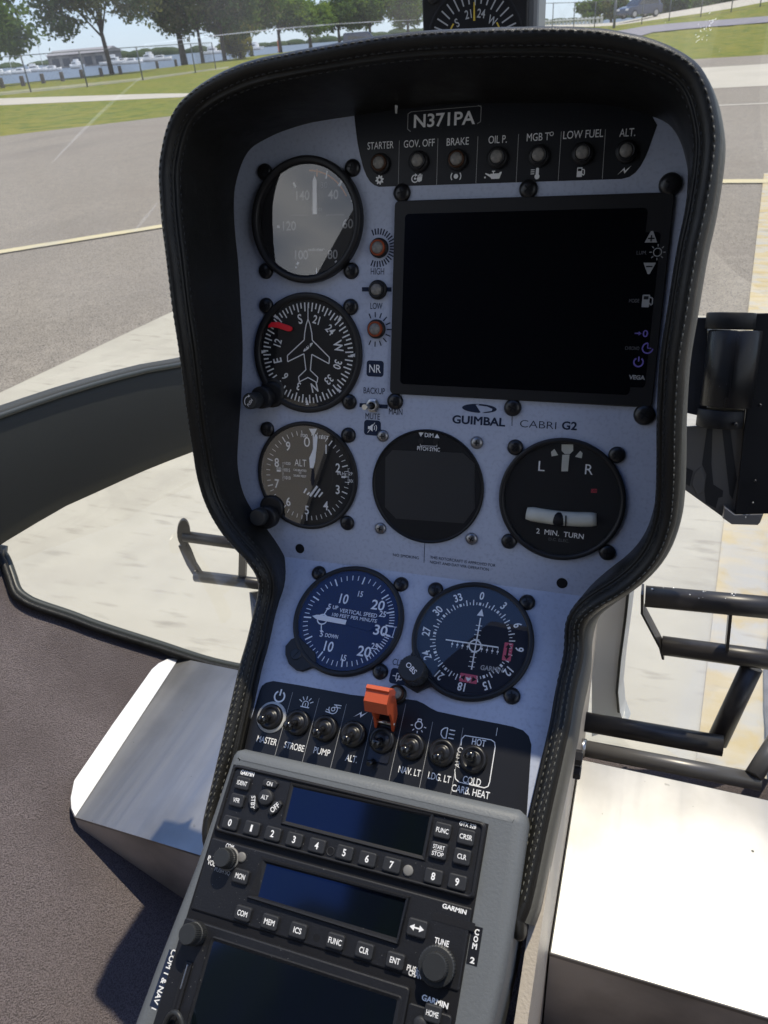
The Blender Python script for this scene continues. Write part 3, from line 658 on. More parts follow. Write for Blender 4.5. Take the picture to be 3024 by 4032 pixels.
def car(name, label, cat, base, yaw, paint, L=4.6, H=1.7, Wd=1.85, body='suv'):
    th = thing(name, label, cat, 'G', base)
    X = Matrix.Translation(base) @ Matrix.Rotation(yaw, 4, 'Z')
    k = L / 4.6
    prof = [(-2.28, .45), (-2.3, .95), (-2.2, 1.05), (-2.05, 1.10), (-1.75, 1.62), (-1.5, 1.69), (.2, 1.70), (.55, 1.62), (1.15, 1.10), (2.05, .98), (2.25, .85), (2.3, .5), (2.2, .32), (-2.2, .32)]
    if body == 'van': prof = [(-2.28, .45), (-2.3, 1.0), (-2.2, 1.75), (-2.0, 1.85), (.9, 1.85), (1.2, 1.75), (1.75, 1.15), (2.15, 1.0), (2.3, .8), (2.3, .5), (2.2, .32), (-2.2, .32)]
    rings = []
    for v, ins in ((-1, .06), (-.93, 0), (.93, 0), (1, .06)):
        ring = []
        for px, pz in prof:
            tuck = .14 if pz > 1.3 else 0.0
            ring.append(((px * (1 - ins * .4)) * k, v * Wd / 2 * (1 - tuck), (pz - (ins if pz > 1 else 0)) * H / 1.7))
        rings.append(ring)
    part(th, 'body', MB().use(paint).loft(rings, True, True, True, False, X))
    zs = H / 1.7
    for s in (-1, 1):
        y0 = s * Wd / 2 * .885
        mb = MB().use('car_glass'); q = [(-1.7, 1.13), (-1.5, 1.56), (.15, 1.58), (.45, 1.52), (.98, 1.13)]
        mb.add([(a * k, s * Wd / 2 * (.985 if b < 1.3 else .868) + s * .012, b * zs) for a, b in q], [tuple(range(5)) if s < 0 else tuple(reversed(range(5)))], False, X); part(th, 'side_window', mb)
    mb = MB().use('car_glass'); mb.add([(1.18 * k, -.8, 1.12 * zs), (1.18 * k, .8, 1.12 * zs), (.62 * k, .68, 1.60 * zs), (.62 * k, -.68, 1.60 * zs)], [(0, 1, 2, 3)], False, X); part(th, 'windscreen', mb)
    for s in (-1, 1):
        part(th, 'headlight', MB().use('headlight').rbox(2.12 * k, s * .62 - .18, 2.33 * k, s * .62 + .18, .05, .72 * zs, .88 * zs, .03, X))
        for a in (-1.42, 1.42):
            Xw = X @ Matrix.Translation((a * k, s * (Wd / 2 - .1), .34)) @ Matrix.Rotation(rad(90), 4, 'X')
            w = part(th, 'wheel', MB().use('tyre').lathe([(.2, -.11), (.32, -.11), (.34, -.06), (.34, .06), (.32, .11), (.2, .11)], (0, 0), 20, Xw, True, True))
            part(w, 'rim', MB().use('rim').lathe([(.21, -.115), (.2, -.12), (.05, -.10), (.05, .10), (.2, .12), (.21, .115)], (0, 0), 14, Xw, True, True))
    return th
p = GD(2516, 71, 86.5); car('parked_car', 'blue-grey SUV parked on the levee road at the top right', 'car', (p[0], p[1], p[2]), rad(222), 'car_paint', 3.9, 1.55, 1.7)
p = GD(1420, 150, 120); car('parked_van', 'dark blue van seen just above the hood left of the compass', 'van', (p[0], 120, 0.02), rad(15), 'van_paint', 5.0, 1.9, body='van')
# ================================================================ CABIN SHELL (W: millimetres from the lens, world axes)
XC = -135.0; NB = 980.0; NA = 522.0                                       # centre plane of the console
def bowl(x): u = (abs(x - XC) - 196) / 18.; return -713 + .75 * 18 * (u + math.log1p(math.exp(-u)) if u > 0 else math.log1p(math.exp(u)))
def on_bowl(px, py):
    d = wray(px, py); lo, hi = 50., 1500.
    for _ in range(60):
        m = (lo + hi) / 2
        if (d * m)[2] > bowl((d * m)[0]): lo = m
        else: hi = m
    return d * lo
def cyl(px, py):                                  # the nose wall: an upright elliptic shell round the footwell
    d = wray(px, py); a, b, y0 = NA, NB, 300.
    Aq = (d[0] / a) ** 2 + (d[1] / b) ** 2; B = 2 * (d[0] * -XC / a ** 2 - d[1] * y0 / b ** 2); Cq = (XC / a) ** 2 + (y0 / b) ** 2 - 1
    return d * ((-B + math.sqrt(B * B - 4 * Aq * Cq)) / (2 * Aq))
# floor carpet
E_ = [on_bowl(*q) for q in [(0, 2165), (12, 2182), (30, 2215), (50, 2270), (72, 2330), (110, 2362), (160, 2385), (280, 2425), (400, 2470), (620, 2540), (850, 2612)]]
E_ = E_[:1] + E_[1:]
E_ = [np.array(p) for p in E_]
E0 = [np.array([-715, 380, bowl(-715)]), np.array([-690, 450, bowl(-690)])] + E_
E2 = E0 + [np.array([x, y, bowl(x)]) for x, y in ((-390, 590), (-300, 615), (-135, 625), (0, 615), (120, 590), (200, 520), (285, 430), (330, 330))]
E2 = smooth_path(E2, 90)
Bx = np.linspace(-760, 330, len(E2)); rows = []
for k in range(31):
    f = k / 30; row = []
    for e, bx in zip(E2, Bx):
        x = e[0] + (bx - e[0]) * f; y = e[1] + (-250 - e[1]) * f; row.append((x, y, bowl(x)))
    rows.append(row)
single('floor', MB().use('carpet').loft(rows[::-1], False), 'W', (XC, 300, -709), kind='structure')
# nose frame: the dark band between windscreen and chin windows
ellp = lambda th: (XC + NA * math.cos(th), 300 + NB * math.sin(th))
top = [cyl(*q) for q in [(-120, 1655), (0, 1622), (199, 1552), (398, 1492), (564, 1449), (700, 1426), (950, 1378), (1250, 1330), (1500, 1300)]]
bot = [cyl(*q) for q in [(-120, 2235), (0, 2152), (73, 2109), (133, 2072), (265, 1996), (398, 1937), (557, 1864), (753, 1787), (1000, 1695), (1300, 1600), (1500, 1545)]]
def by_angle(Pts):
    th = np.array([math.atan2((p[1] - 300) / NB, (p[0] - XC) / NA) for p in Pts]); o = np.argsort(th)
    return th[o], np.array([p[2] for p in Pts])[o]
ta, tz = by_angle(top); ba, bz = by_angle(bot)
TH = np.concatenate([np.linspace(math.pi + .42, math.pi + .15, 5)[:-1], np.linspace(math.pi + .15, math.pi / 2, 40)])
def zt(th): return float(np.interp(th, ta, tz))
def zb(th): return float(np.interp(th, ba, bz))
def band_pt(th, kind, off=0., mir=False):
    x, y = XC + (NA + off) * math.cos(th), 300 + (NB + off) * math.sin(th)
    z = zt(th) if kind == 't' else zb(th) if kind == 'b' else kind
    return ((2 * XC - x) if mir else x, y, z)
th_ = thing('nose_band', 'dark grey band of the cabin nose between the windscreen and the chin windows', 'window frame', 'W', (XC, 900, -450))
for mir in (False, True):
    rings = []
    for a in TH:
        zt_, zb_ = zt(a), zb(a)
        rings.append([band_pt(a, zb_, 12, mir), band_pt(a, zb_ + 3, -2, mir), band_pt(a, zb_ + 20, -6, mir), band_pt(a, (zt_ + zb_) / 2, -9, mir), band_pt(a, zt_ - 14, -5, mir), band_pt(a, zt_, 0, mir), band_pt(a, zt_ + 2, 12, mir)])
    part(th_, 'frame_band', MB().use('frame_dark').loft(rings, False), None)
    mbx = MB().use('trim_green').tube([band_pt(a, zt(a) - 3, -4, mir) for a in TH], 3.2, 8)
    part(th_, 'edge_trim', mbx)
# chin windows
for mir in (False, True):
    lowp = E2[2:60]; ths = np.linspace(math.pi + .10, math.pi / 2 + .02, len(lowp)); rings = []
    for e, a in zip(lowp, ths):
        u = np.array(band_pt(a, 'b', 4)); e = np.array(e) + np.array([-3, 4, -2]); row = []
        for k in range(9):
            f = k / 8; p = u + (e - u) * f; out = np.array([p[0] - XC, p[1] - 250, -120.]); out /= np.linalg.norm(out)
            p = p + out * 70 * math.sin(math.pi * f) * min(1, np.linalg.norm(u - e) / 250); row.append(((2 * XC - p[0]) if mir else p[0], p[1], p[2]))
        rings.append(row)
    single('chin_window', MB().use('chin_glass').loft(rings, False), 'W', (XC + (60 if mir else -60), 700, -550), 'clear curved chin window pane low on the ' + ('right' if mir else 'left') + ' side of the nose', 'window', 'chin windows')
th_ = thing('floor_edge_trim', 'dark green double piping along the carpet edge beside the left chin window', 'trim', 'W', tuple(E2[20]))
el = smooth_path(E0 + [np.array([-390, 590, bowl(-390)])], 120)
part(th_, 'piping', MB().use('trim_green').tube([(p[0], p[1], p[2] + 2) for p in el], 5.0, 10))
part(th_, 'inner_piping', MB().use('leather').tube([(p[0] + 5, p[1] - 9, p[2] + 5) for p in el], 4.2, 10))
# windscreen bubble
WTH = np.linspace(math.pi + .42, -.42, 90); rings = []
for a in WTH:
    am = a if a >= math.pi / 2 else math.pi - a
    x, y, z = band_pt(am, 't', 2, a < math.pi / 2); row = []
    for k in range(13):
        f = k / 12; s = 1 - .62 * (f ** 2.0); row.append((XC + (x - XC) * (1 + .10 * math.sin(f * math.pi * .7)) * (1 - .35 * f ** 3), 300 + (y - 300) * s - 260 * f ** 2, z + 900 * math.sin(f * math.pi / 2) * 1.0))
    rings.append(row)
ws = thing('windscreen', 'large clear curved windscreen with scratches and an insect splat', 'windscreen', 'W', (XC, 950, -300))
wmb = MB().use('clear_glass').loft(rings, False); wpane = part(ws, 'glass_pane', wmb)
_R = [[np.array(p) for p in r] for r in rings]
def on_screen(px, py, off=2.0):                   # nearest hit of a sight line with the windscreen, lifted off its inner face
    d = wray(px, py); best = None
    for i in range(len(_R) - 1):
        for j in range(12):
            for tri in ((_R[i][j], _R[i + 1][j], _R[i + 1][j + 1]), (_R[i][j], _R[i + 1][j + 1], _R[i][j + 1])):
                e1, e2 = tri[1] - tri[0], tri[2] - tri[0]; h = np.cross(d, e2); a = e1 @ h
                if abs(a) < 1e-9: continue
                u = (-tri[0] @ h) / a; q = np.cross(-tri[0], e1); v = d @ q / a; tt = e2 @ q / a
                if u >= -1e-6 and v >= -1e-6 and u + v <= 1 + 1e-6 and tt > 1 and (best is None or tt < best): best = tt
    return d * ((best or 900) - off)
defm('scratch', (.75, .75, .72), .4); M['splat'] = glass_mat('splat', refl=.04, dust=.40, dustscale=3)
M['soft_scratch'] = glass_mat('soft_scratch', refl=.03, dust=.045, dustscale=60)
M['faint_scratch'] = glass_mat('faint_scratch', refl=.04, dust=.14, dustscale=40)
mb = MB().use('faint_scratch')
def screen_strip(mb, pts, w):
    Q = [on_screen(*q) for q in pts]; L_ = []; R_ = []
    for i, q in enumerate(Q):
        tn = Q[min(i + 1, len(Q) - 1)] - Q[max(i - 1, 0)]; sd_ = np.cross(tn, q); sd_ /= np.linalg.norm(sd_)
        ww = w * (math.sin(math.pi * (i + .3) / (len(Q) - .4)) * .8 + .2)
        L_.append(tuple(q + sd_ * ww / 2)); R_.append(tuple(q - sd_ * ww / 2))
    mb.loft([L_, R_], False)
screen_strip(mb, [(560, 176), (760, 150), (960, 128), (1160, 108), (1330, 94), (1500, 84), (1640, 78)], 1.9)
part(ws, 'long_scratch', mb)
mb = MB().use('soft_scratch'); screen_strip(mb, [(205, 640), (300, 540), (400, 440), (490, 360), (560, 300)], 3.0); screen_strip(mb, [(530, 910), (570, 860), (620, 800)], 3.2); part(ws, 'slanting_scratch', mb)
mb = MB().use('splat'); rr = random.Random(3)
def blob(px, py, r, el=1., rot=0.):
    c = on_screen(px, py); e1 = np.cross(c, [0, 0, 1.]); e1 /= np.linalg.norm(e1); e2 = np.cross(e1, c); e2 /= np.linalg.norm(e2)
    ca, sa = math.cos(rot), math.sin(rot); f1 = e1 * ca + e2 * sa; f2 = -e1 * sa + e2 * ca
    mb.add([tuple(c + f1 * r * el * math.cos(a) + f2 * r * math.sin(a)) for a in (k * math.pi / 4 for k in range(8))], [tuple(range(8))])
for k in range(46):
    u = rr.random() ** 1.5; blob(2745 + 70 * u + rr.gauss(0, 14), 150 - 90 * u + rr.gauss(0, 10), rr.uniform(.12, .5), rr.uniform(1, 2.8), rr.uniform(.6, 1.1))
part(ws, 'insect_splat', mb)
mb = MB().use('splat')
for k in range(40): blob(rr.uniform(0, 1650), rr.uniform(0, 330) * rr.random(), rr.uniform(.10, .28), rr.uniform(1, 1.8), rr.random() * 3)
for k in range(14): blob(rr.uniform(2150, 3000), rr.uniform(0, 240) * rr.random(), rr.uniform(.10, .25), 1.2, 0)
part(ws, 'dust_specks', mb)
# footwell boxes
B0 = np.array([-461, 309.6, -600.]); B1 = np.array([-481, 525., -600.]); bdir = B1 - B0
fn = np.cross(bdir, np.array([-1, 0, .79])); fn /= np.linalg.norm(fn)
if fn[2] < 0: fn = -fn
def on_flange(px, py): d = wray(px, py); return d * ((B0 @ fn) / (d @ fn))
bx = thing('footwell_box', 'brushed aluminium footwell box on the carpet left of the console with a bent side flange', 'box', 'W', (-290, 415, -650), 'footwell boxes')
mb = MB().use('aluminium')
topv = [B0, np.array([-110, 309, -600]), np.array([-110, 525, -600]), B1]
fl_ = [on_flange(*q) for q in [(705, 2590), (658, 2597), (623, 2614), (596, 2638), (520, 2745), (443, 2853), (291, 3075), (277, 3144), (280, 3186), (294, 3217)]]
mb.prism([(p[0], p[1]) for p in topv], -603, -600, 0)
part(bx, 'top_plate', mb)
mb = MB().use('aluminium_flange'); lowr = [tuple(p - fn * 1.0) for p in fl_]; upr = [tuple(p + fn * 1.5) for p in fl_]
mb.loft([lowr, upr], True, True, True, False); part(bx, 'side_flange', mb)
fx = np.linspace(-461, -110, 24); mb = MB().use('aluminium_side')
for y, nm in ((309.6, 'front_plate'), (524, 'back_plate')):
    mb = MB().use('aluminium_side').loft([[(x, y, -602.5) for x in fx], [(x, y, min(-602.6, bowl(x) - 3)) for x in fx]], False, smooth=False)
    part(bx, nm, mb)
bx = thing('footwell_box', 'bright sunlit aluminium footwell box on the floor right of the console', 'box', 'W', (150, 410, -650), 'footwell boxes')
mb = MB().use('aluminium'); mb.rbox(-19, 315, 420, 505, 1.5, -604, -600, 1.2); part(bx, 'top_plate', mb)
part(bx, 'front_plate', MB().use('aluminium_side').prism([(-18.5, 315.6), (419, 315.6), (419, 318), (-18.5, 318)], -760, -604.1)); part(bx, 'back_plate', MB().use('aluminium_side').prism([(-18.5, 502), (419, 502), (419, 504.4), (-18.5, 504.4)], -760, -604.1))
# nose keel and console side walls
kl = thing('nose_keel', 'off-white centre keel between the chin windows right of the console foot', 'keel', 'W', (-20, 650, -600))
rings = []
for (ax, ay), (bx_, by) in (((2330, 2290), (2482, 2290)), ((2330, 2480), (2465, 2440)), ((2330, 2640), (2444, 2600)), ((2330, 2740), (2433, 2720)), ((2330, 2830), (2440, 2800)), ((2330, 2900), (2462, 2860))):
    a = WY(ax, ay, 668); b = WY(bx_, by, 668)
    rings.append([tuple(a), tuple(b), tuple(b + [5, 22, 0]), tuple(a + [0, 22, 0])])
part(kl, 'keel_strip', MB().use('keel_white').loft(rings, True, True, True, False))
rings2 = [[tuple(np.array(r[1]) + [-1, -2, 0])] for r in rings]
part(kl, 'window_seal', MB().use('frame_dark').tube([r[0] for r in rings2[:-1]], 1.6, 6))
sidew = thing('console_body', 'beige painted console body below the instrument panel', 'console', 'W', (XC, 450, -500))
def Lw(x, y, z): return to_w('L', (x, y, z))
for nm, xa, xb, sg in (('side_wall', -27, -20, 1), ('side_wall', -232, -225, -1)):
    q = [Lw(44, 42, -14), Lw(44, -40, -14), Lw(44, -110, -14), Lw(44, -175, -14), Lw(44, -260, -14), Lw(44, -420, -14)]
    prof = [(640, -300)] + [(p[1], p[2]) for p in q] + [(q[-1][1], -735), (640, -735)]
    Xm = Matrix(((0, 0, 1, 0), (1, 0, 0, 0), (0, 1, 0, 0), (0, 0, 0, 1)))
    part(sidew, nm, MB().use('console_paint').prism(prof, xa, xb, 0, Xm))
part(sidew, 'front_wall', MB().use('console_paint').box(-225.5, -26.5, 630, 638, -735, -305))
mb = MB().use('steel_dark')
for q in [(2352, 2715), (2268, 2980), (2262, 3035)]:
    p = WY(*q, 560)
    d = wray(*q); s = -19.5 / d[0]; p = d * s
    Xb = Matrix.Translation((-20, p[1], p[2])) @ Matrix.Rotation(rad(90), 4, 'Y')
    part(sidew, 'bolt', MB().use('steel_dark').lathe([(6.5, 0), (6.5, 5), (5.5, 6)], (0, 0), 6, Xb, False, True, False))
# pedals
def bar(par, nm, p, q, r, k='tube_grey', caps=True): return part(par, nm, MB().use(k).tube([tuple(p), tuple((np.array(p) + q) / 2), tuple(q)], r, 20, caps))
pd = thing('rudder_pedal', 'worn dark grey tubular pedal right of the console', 'pedal', 'W', tuple(WY(2800, 2500, 640)), 'rudder pedals')
Yp = 640; a = WY(2541, 2347, Yp); b = WY(3024, 2392, Yp); b = a + (b - a) * 1.35; c = WY(2606, 2541, Yp); d = WY(3024, 2597, Yp); d = c + (d - c) * 1.4
bar(pd, 'upper_bar', a, b, 11.0); bar(pd, 'lower_bar', c, d, 10.2)
e = [WY(2530, 2320, Yp), WY(2529, 2395, Yp), WY(2600, 2530, Yp), WY(2612, 2575, Yp)]
part(pd, 'end_link', MB().use('tube_grey').loft([[tuple(p + [-1.2, y, 0]) for y in (-9, 9)] + [tuple(p + [1.2, y, 0]) for y in (9, -9)] for p in e], True, True, True, False))
u, v = WY(2876, 2400, Yp), WY(2862, 2545, Yp)
part(pd, 'strut', MB().use('tube_grey').loft([[tuple(p + [-1.5, y, 0]) for y in (-8, 8)] + [tuple(p + [1.5, y, 0]) for y in (8, -8)] for p in (u, v)], True, True, True, False))
lt, lb = WY(2961, 2625, Yp), WY(2822, 2922, 604); bar(pd, 'leg', lt, lb, 10.5)
bar(pd, 'pivot_tube', WY(2318, 2845, 585) + [-8, 0, 0], WY(2845, 2937, 585), 10.5)
rr = random.Random(5); mb = MB().use('steel')
for k in range(12):
    f = rr.uniform(.02, .55); base = a + (b - a) * f; an = rr.uniform(.9, 2.0); mb.ball(tuple(base + np.array([0, -math.cos(an) * 10.6, math.sin(an) * 10.6])), rr.uniform(.5, 1.5), 6)
part(pd, 'paint_chips', mb)
ps = thing('pedal_shaft', 'lighter grey cross tube along the back of the bright footwell box', 'tube', 'W', tuple(WY(2600, 3010, 545)))
part(ps, 'cross_tube', MB().use('tube_light').tube([tuple(WY(2296, 2946, 545) + [-6, 0, 0]), tuple(WY(2650, 3013, 545)), tuple(WY(2995, 3080, 545))], 8.4, 20))
bar(ps, 'leg', WY(2965, 3060, 545), WY(3090, 2860, 600), 8.4, 'tube_light')
part(ps, 'end_collar', MB().use('steel').tube([tuple(WY(2296, 2946, 545) + [-3, 0, 0]), tuple(WY(2306, 2948, 545))], 9.6, 18))
pd = thing('rudder_pedal', 'dark grey tubular pedal partly hidden by the hood left of the console', 'pedal', 'W', tuple(WY(850, 2200, 700)), 'rudder pedals')
Yp = 700; a = WY(728, 2112, Yp); b = WY(940, 2141, Yp); b = a + (b - a) * 1.5; c = WY(772, 2268, Yp); d = WY(1018, 2298, Yp); d = c + (d - c) * 1.3
bar(pd, 'upper_bar', a, b, 7.8); bar(pd, 'lower_bar', c, d, 8.2)
e1 = WY(724, 2094, Yp); pr = []
for k in range(20):
    an = 2 * math.pi * k / 20; pr.append(WY(724 + 26 * math.cos(an), 2094 + 51 * math.sin(an), Yp))
part(pd, 'end_plate', MB().use('tube_grey').loft([[tuple(p + [-1.5, 2, 0]) for p in pr], [tuple(p + [1.5, -3, 0]) for p in pr]], True, True, True, False))
lk = [(712, 2150, 20), (722, 2172, 22), (745, 2225, 20), (768, 2262, 20)]
part(pd, 'end_link', MB().use('tube_grey').loft([[tuple(WY(x - w / 2, y, Yp)), tuple(WY(x + w, y - 4, Yp)), tuple(WY(x + w, y - 4, Yp) + [0, 6, 0]), tuple(WY(x - w / 2, y, Yp) + [0, 6, 0])] for x, y, w in lk], True, True, True, False))
part(pd, 'strut', MB().use('tube_light').loft([[tuple(WY(x0, y, Yp)), tuple(WY(x1, y, Yp)), tuple(WY(x1, y, Yp) + [0, 5, 0]), tuple(WY(x0, y, Yp) + [0, 5, 0])] for x0, x1, y in ((941, 969, 2155), (938, 965, 2275))], True, True, True, False))
lt = WY(1003, 2330, Yp); lb = lt + [26, -60, -105]; bar(pd, 'leg', lt, lb, 7.5); bar(pd, 'pivot_tube', lb + [-6, 0, 0], np.array([-226, lb[1], lb[2]]), 7.5)

# rear bulkhead and roof panel behind the seats: what the gauge glasses mirror
defm('cabin_dark', (.09, .09, .092), .9, 0, .1); defm('cabin_tan', (.62, .56, .48), .95, 0, .1)
mb = MB().use('cabin_dark'); mb.prism([(-1000, -760), (620, -760), (620, 560), (-560, 560), (-620, 450), (-700, 255), (-1000, 200)], 0, 30, 0, Matrix(((1, 0, 0, 0), (0, 0, -1, -500), (0, 1, 0, 0), (0, 0, 0, 1))))
mb.use('cabin_tan').prism([(-980, -700), (-620, -700), (-625, -260), (-585, -40), (-640, 0), (-960, 0)], 0, 25, 8, Matrix(((1, 0, 0, 0), (0, 0, -1, -470), (0, 1, 0, 0), (0, 0, 0, 1))))  # unseen seat back added to the wall mesh for the altimeter to mirror
single('rear_wall', mb, 'W', (0, -500, -700), kind='structure')
defm('roof_dark', (.025, .025, .027), .8)
mb = MB().use('roof_dark').prism([(-480, -530), (620, -530), (620, 60), (430, 150), (-250, 150), (-330, 60), (-430, -120)], 540, 575)
single('ceiling', mb, 'W', (0, -300, 540), kind='structure')
# ================================================================ INSTRUMENT PANEL
PXC = 89.0                                        # centre line of the panel, U frame
leftU = [on('U', *q) for q in [(1160, 518), (1041, 558), (976, 616), (936, 677), (916, 735), (911, 779), (914, 900), (918, 1036), (922, 1180), (927, 1325), (935, 1579), (938, 1700), (938, 1854), (950, 1963), (975, 2024), (1018, 2086), (1069, 2129), (1123, 2158), (1167, 2167)]]
FOLD = -234.8
topc = [(PXC - 60, 62.5), (PXC - 30, 65.5), (PXC, 66.5)]
outl = [(x, y + 6) for x, y in topc[::-1]] + [(p[0] - 5 if i > 5 else p[0] - 3, p[1] + (5 if i < 6 else 0)) for i, p in enumerate(leftU)]
outl = outl[:-2] + [(-30, -226)]
half = outl + [(-30, FOLD)]
full = half + [(2 * PXC - x, y) for x, y in half[::-1] if x < PXC - .1]
lfold = (TL.T @ (np.array([0, FOLD, 0]) - OL))[1]
pn = thing('instrument_panel', 'light grey instrument panel tinted with sky blue, folded towards the viewer at its lower part', 'instrument panel', 'U', (PXC, -80, 0))
mb = MB().use('plate_paint'); mb.prism(full, -2.5, 0)
lp_ = [(-72, lfold), (-66, 12), (-58, -20), (-56, -106), (145.5, -106), (147.5, -20), (155.5, 12), (161.5, lfold)]
F_U, F_L, F_R = FR['U'], FR['L'], FR['R']
def L2U(p): return TL @ np.array(p, float) + OL
b0 = len(mb.v); lo = MB().use('plate_paint').prism(lp_, -2.5, 0)
mb.add([tuple(L2U(v)) for v in lo.v], lo.f)
part(pn, 'face_plate', mb)
INFO['panelL'] = None
def partL(par, name, mbL, label=None):            # part drawn on the lower plane, child of a thing with the U frame
    mbL.v = [tuple(L2U(v)) for v in mbL.v]; return part(par, name, mbL, None, label)
# dark strips
topd = [on('U', *q) for q in [(1395, 452), (1400, 500), (1408, 563), (1418, 612), (1431, 662), (1443, 692), (1458, 716), (1474, 729), (1492, 736)]] + [on('U', *q) for q in [(2448, 705), (2478, 697), (2502, 680), (2522, 655), (2538, 626), (2553, 592), (2566, 554), (2588, 493)]]
topd = [tuple(p) for p in topd] + [(PXC + 118, 57), (PXC + 95, 62), (PXC + 60, 66), (PXC + 20, 70), (PXC - 20, 70), (PXC - 55, 67), (PXC - 66, 62)]
ws_ = part(pn, 'warning_strip', MB().use('black_film').flat(topd, .15))
mb = MB().use('white_print')
h4 = 4.1
for s, x, y, w in (('STARTER', 220, 191, 17.4), ('GOV. OFF', 388, 182, 19.9), ('BRAKE', 556, 174, 13.8), ('OIL P.', 730, 165, 11.0), ('MGB T', 906, 154, 13.2), ('LOW FUEL', 1102, 142, 22.5), ('ALT.', 1295, 135, 8.6)):
    mb.text(s, P('U', r4, x, y), h4, w, bold=.004)
mb.arc(P('U', r4, 965, 141), 1.0, .4, 0, 360, .3, 14)
mb.use('grey_print')
for (x0, y0, x1, y1) in ((302, 170, 297, 370), (470, 160, 464, 364), (644, 152, 635, 357), (821, 142, 810, 352), (1007, 131, 993, 345), (1199, 122, 1185, 338)):
    mb.seg(P('U', r4, x0, y0), P('U', r4, x1, y1), .28, .3)
mb.use('white_print')
mb.text('N371PA', P('U', r4, 497, 78), 7.0, 38.5, bold=.03)
a, b = P('U', r4, 340, 46), P('U', r4, 654, 112)
mb.use('grey_print')
mb.pl([(a[0] + 2, a[1]), (a[0], a[1] - 1), (a[0], b[1] + 1.5), (a[0] + 2, b[1])], .4, .3); mb.pl([(b[0] - 2, a[1] + 1), (b[0], a[1]), (b[0], b[1] + 3), (b[0] - 2, b[1] + 2)], .4, .3); mb.seg((a[0] + 2, a[1]), (b[0], a[1] + .6), .25, .3)
mb.use('white_print')
def rotpts(pts, c, s=1., rot=0.):
    a = rad(rot); return [(c[0] + (x * math.cos(a) - y * math.sin(a)) * s, c[1] + (x * math.sin(a) + y * math.cos(a)) * s) for x, y in pts]
def gear(mb, c, r, z):
    pts = []
    for k in range(32):
        rr = r if (k % 4) < 2 else r * .72; an = 2 * math.pi * (k + .5) / 32; pts.append((c[0] + rr * math.cos(an), c[1] + rr * math.sin(an)))
    mb.flat(pts, z); cur = mb.cur; mb.use('black_film').disc(c, r * .3, z + .1, 12); mb.cur = cur
BOLT = [(-3.6, -2.4), (.2, 1.6), (.6, -.2), (3.8, 2.4), (.4, -1.8), (-.4, .2)]
def fuel(mb, c, s, z, bgk='black_film'):
    mb.flat(rotpts(rrect(-2, -2.6, 1.0, 2.6, .3), c, s), z); mb.pl(rotpts([(1.0, 1.6), (2.2, 1.2), (2.3, -1.2), (1.7, -1.7), (1.0, -.8)], c, s), .5 * s, z)
    cur = mb.cur; mb.use(bgk).flat(rotpts(rrect(-1.5, .6, .5, 2.0, .2), c, s), z + .1); mb.cur = cur
gear(mb, P('U', r4, 216, 341), 2.9, .3)
c = P('U', r4, 370, 336); mb.arc(c, 2.1, .7, -300, 10, .3, 20); mb.disc(c, .7, .3, 10); mb.flat(rotpts([(0, .9), (0, 3.2), (1.6, 2)], c), .3)
c = P('U', r4, 391, 332)
for k, (dx, ln) in enumerate(((-1.2, 1.6), (-.4, 2.3), (.4, 2.4), (1.2, 1.8))): mb.seg((c[0] + dx, c[1] - .5), (c[0] + dx + .1, c[1] + ln), .55, .3)
mb.flat(rotpts([(-1.5, .3), (1.5, .3), (1.3, -1.8), (-.6, -2.6), (-2.2, -.6)], c), .31)
c = P('U', r4, 548, 326); mb.disc(c, 1.4, .3, 18); mb.arc(c, 3.1, .6, 50, 130, .3); mb.arc(c, 3.1, .6, 230, 310, .3)
c = P('U', r4, 715, 320); mb.flat(rotpts([(-2.6, .4), (-5.4, 1.3), (-5.7, .8), (-2.4, -1.2), (-1.6, -2.2), (3.2, -2.2), (4.6, 1.6), (3.4, 1.6), (2.9, .9), (-2.4, .7)], c), .3); mb.seg((c[0] - .6, c[1] + .8), (c[0] - .6, c[1] + 2), .6, .3); mb.seg((c[0] - 1.5, c[1] + 2.1), (c[0] + .4, c[1] + 2.1), .6, .3); mb.disc((c[0] - 5.6, c[1] - 1.2), .55, .3, 8)
c = P('U', r4, 902, 312); mb.flat(rotpts(rrect(-.9, -1.5, .9, 3.0, .8), c), .3); mb.disc((c[0], c[1] - 1.9), 1.5, .3, 16)
for k in range(3): mb.seg((c[0] - 3.9, c[1] + 1.9 - k * 1.1), (c[0] - 1.7, c[1] + 1.9 - k * 1.1), .45, .3)
fuel(mb, P('U', r4, 1090, 308), 1.0, .3)
mb.flat(rotpts(BOLT, P('U', r4, 1280, 300), 1.0), .3)
part(pn, 'warning_lettering', mb)
# printing on the painted plate
mb = MB().use('navy_print')
for s, F_, rg, x, y, h, w in (('HIGH', 'U', r3, 1337, 857, 4.0, 9.3), ('LOW', 'U', r5, 1207, 217, 3.9, 8.5), ('BACKUP', 'U', r5, 1190, 910, 4.1, 15.4), ('MAIN', 'U', r5, 1365, 1080, 4.1, 9.6), ('MUTE', 'U', r5, 1177, 1118, 4.0, 10.5)):
    mb.text(s, P(F_, rg, x, y), h, w, bold=.004, z=.15)
c = P('U', r3, 1335, 715)
for k in range(22): mb.tick((c[0] + .6, c[1] - .3), 8.2, 12.0, -22 + k * 10.7, .9, .15)
c = P('U', r5, 1192, 405)
for k in range(11): mb.tick((c[0] + .8, c[1] - .3), 7.8, 11.2, -26 + k * 23, .75, .15)
for rg, x0, x1, y in ((r3, 1245, 1420, 964), (r5, 1070, 1300, 1026)):
    a, b = P('U', rg, x0, y), P('U', rg, x1, y); mb.flat([(a[0], a[1] + 1.35), (b[0], a[1] + 1.35), (b[0], a[1] - 1.35), (a[0], a[1] - 1.35)], .15)
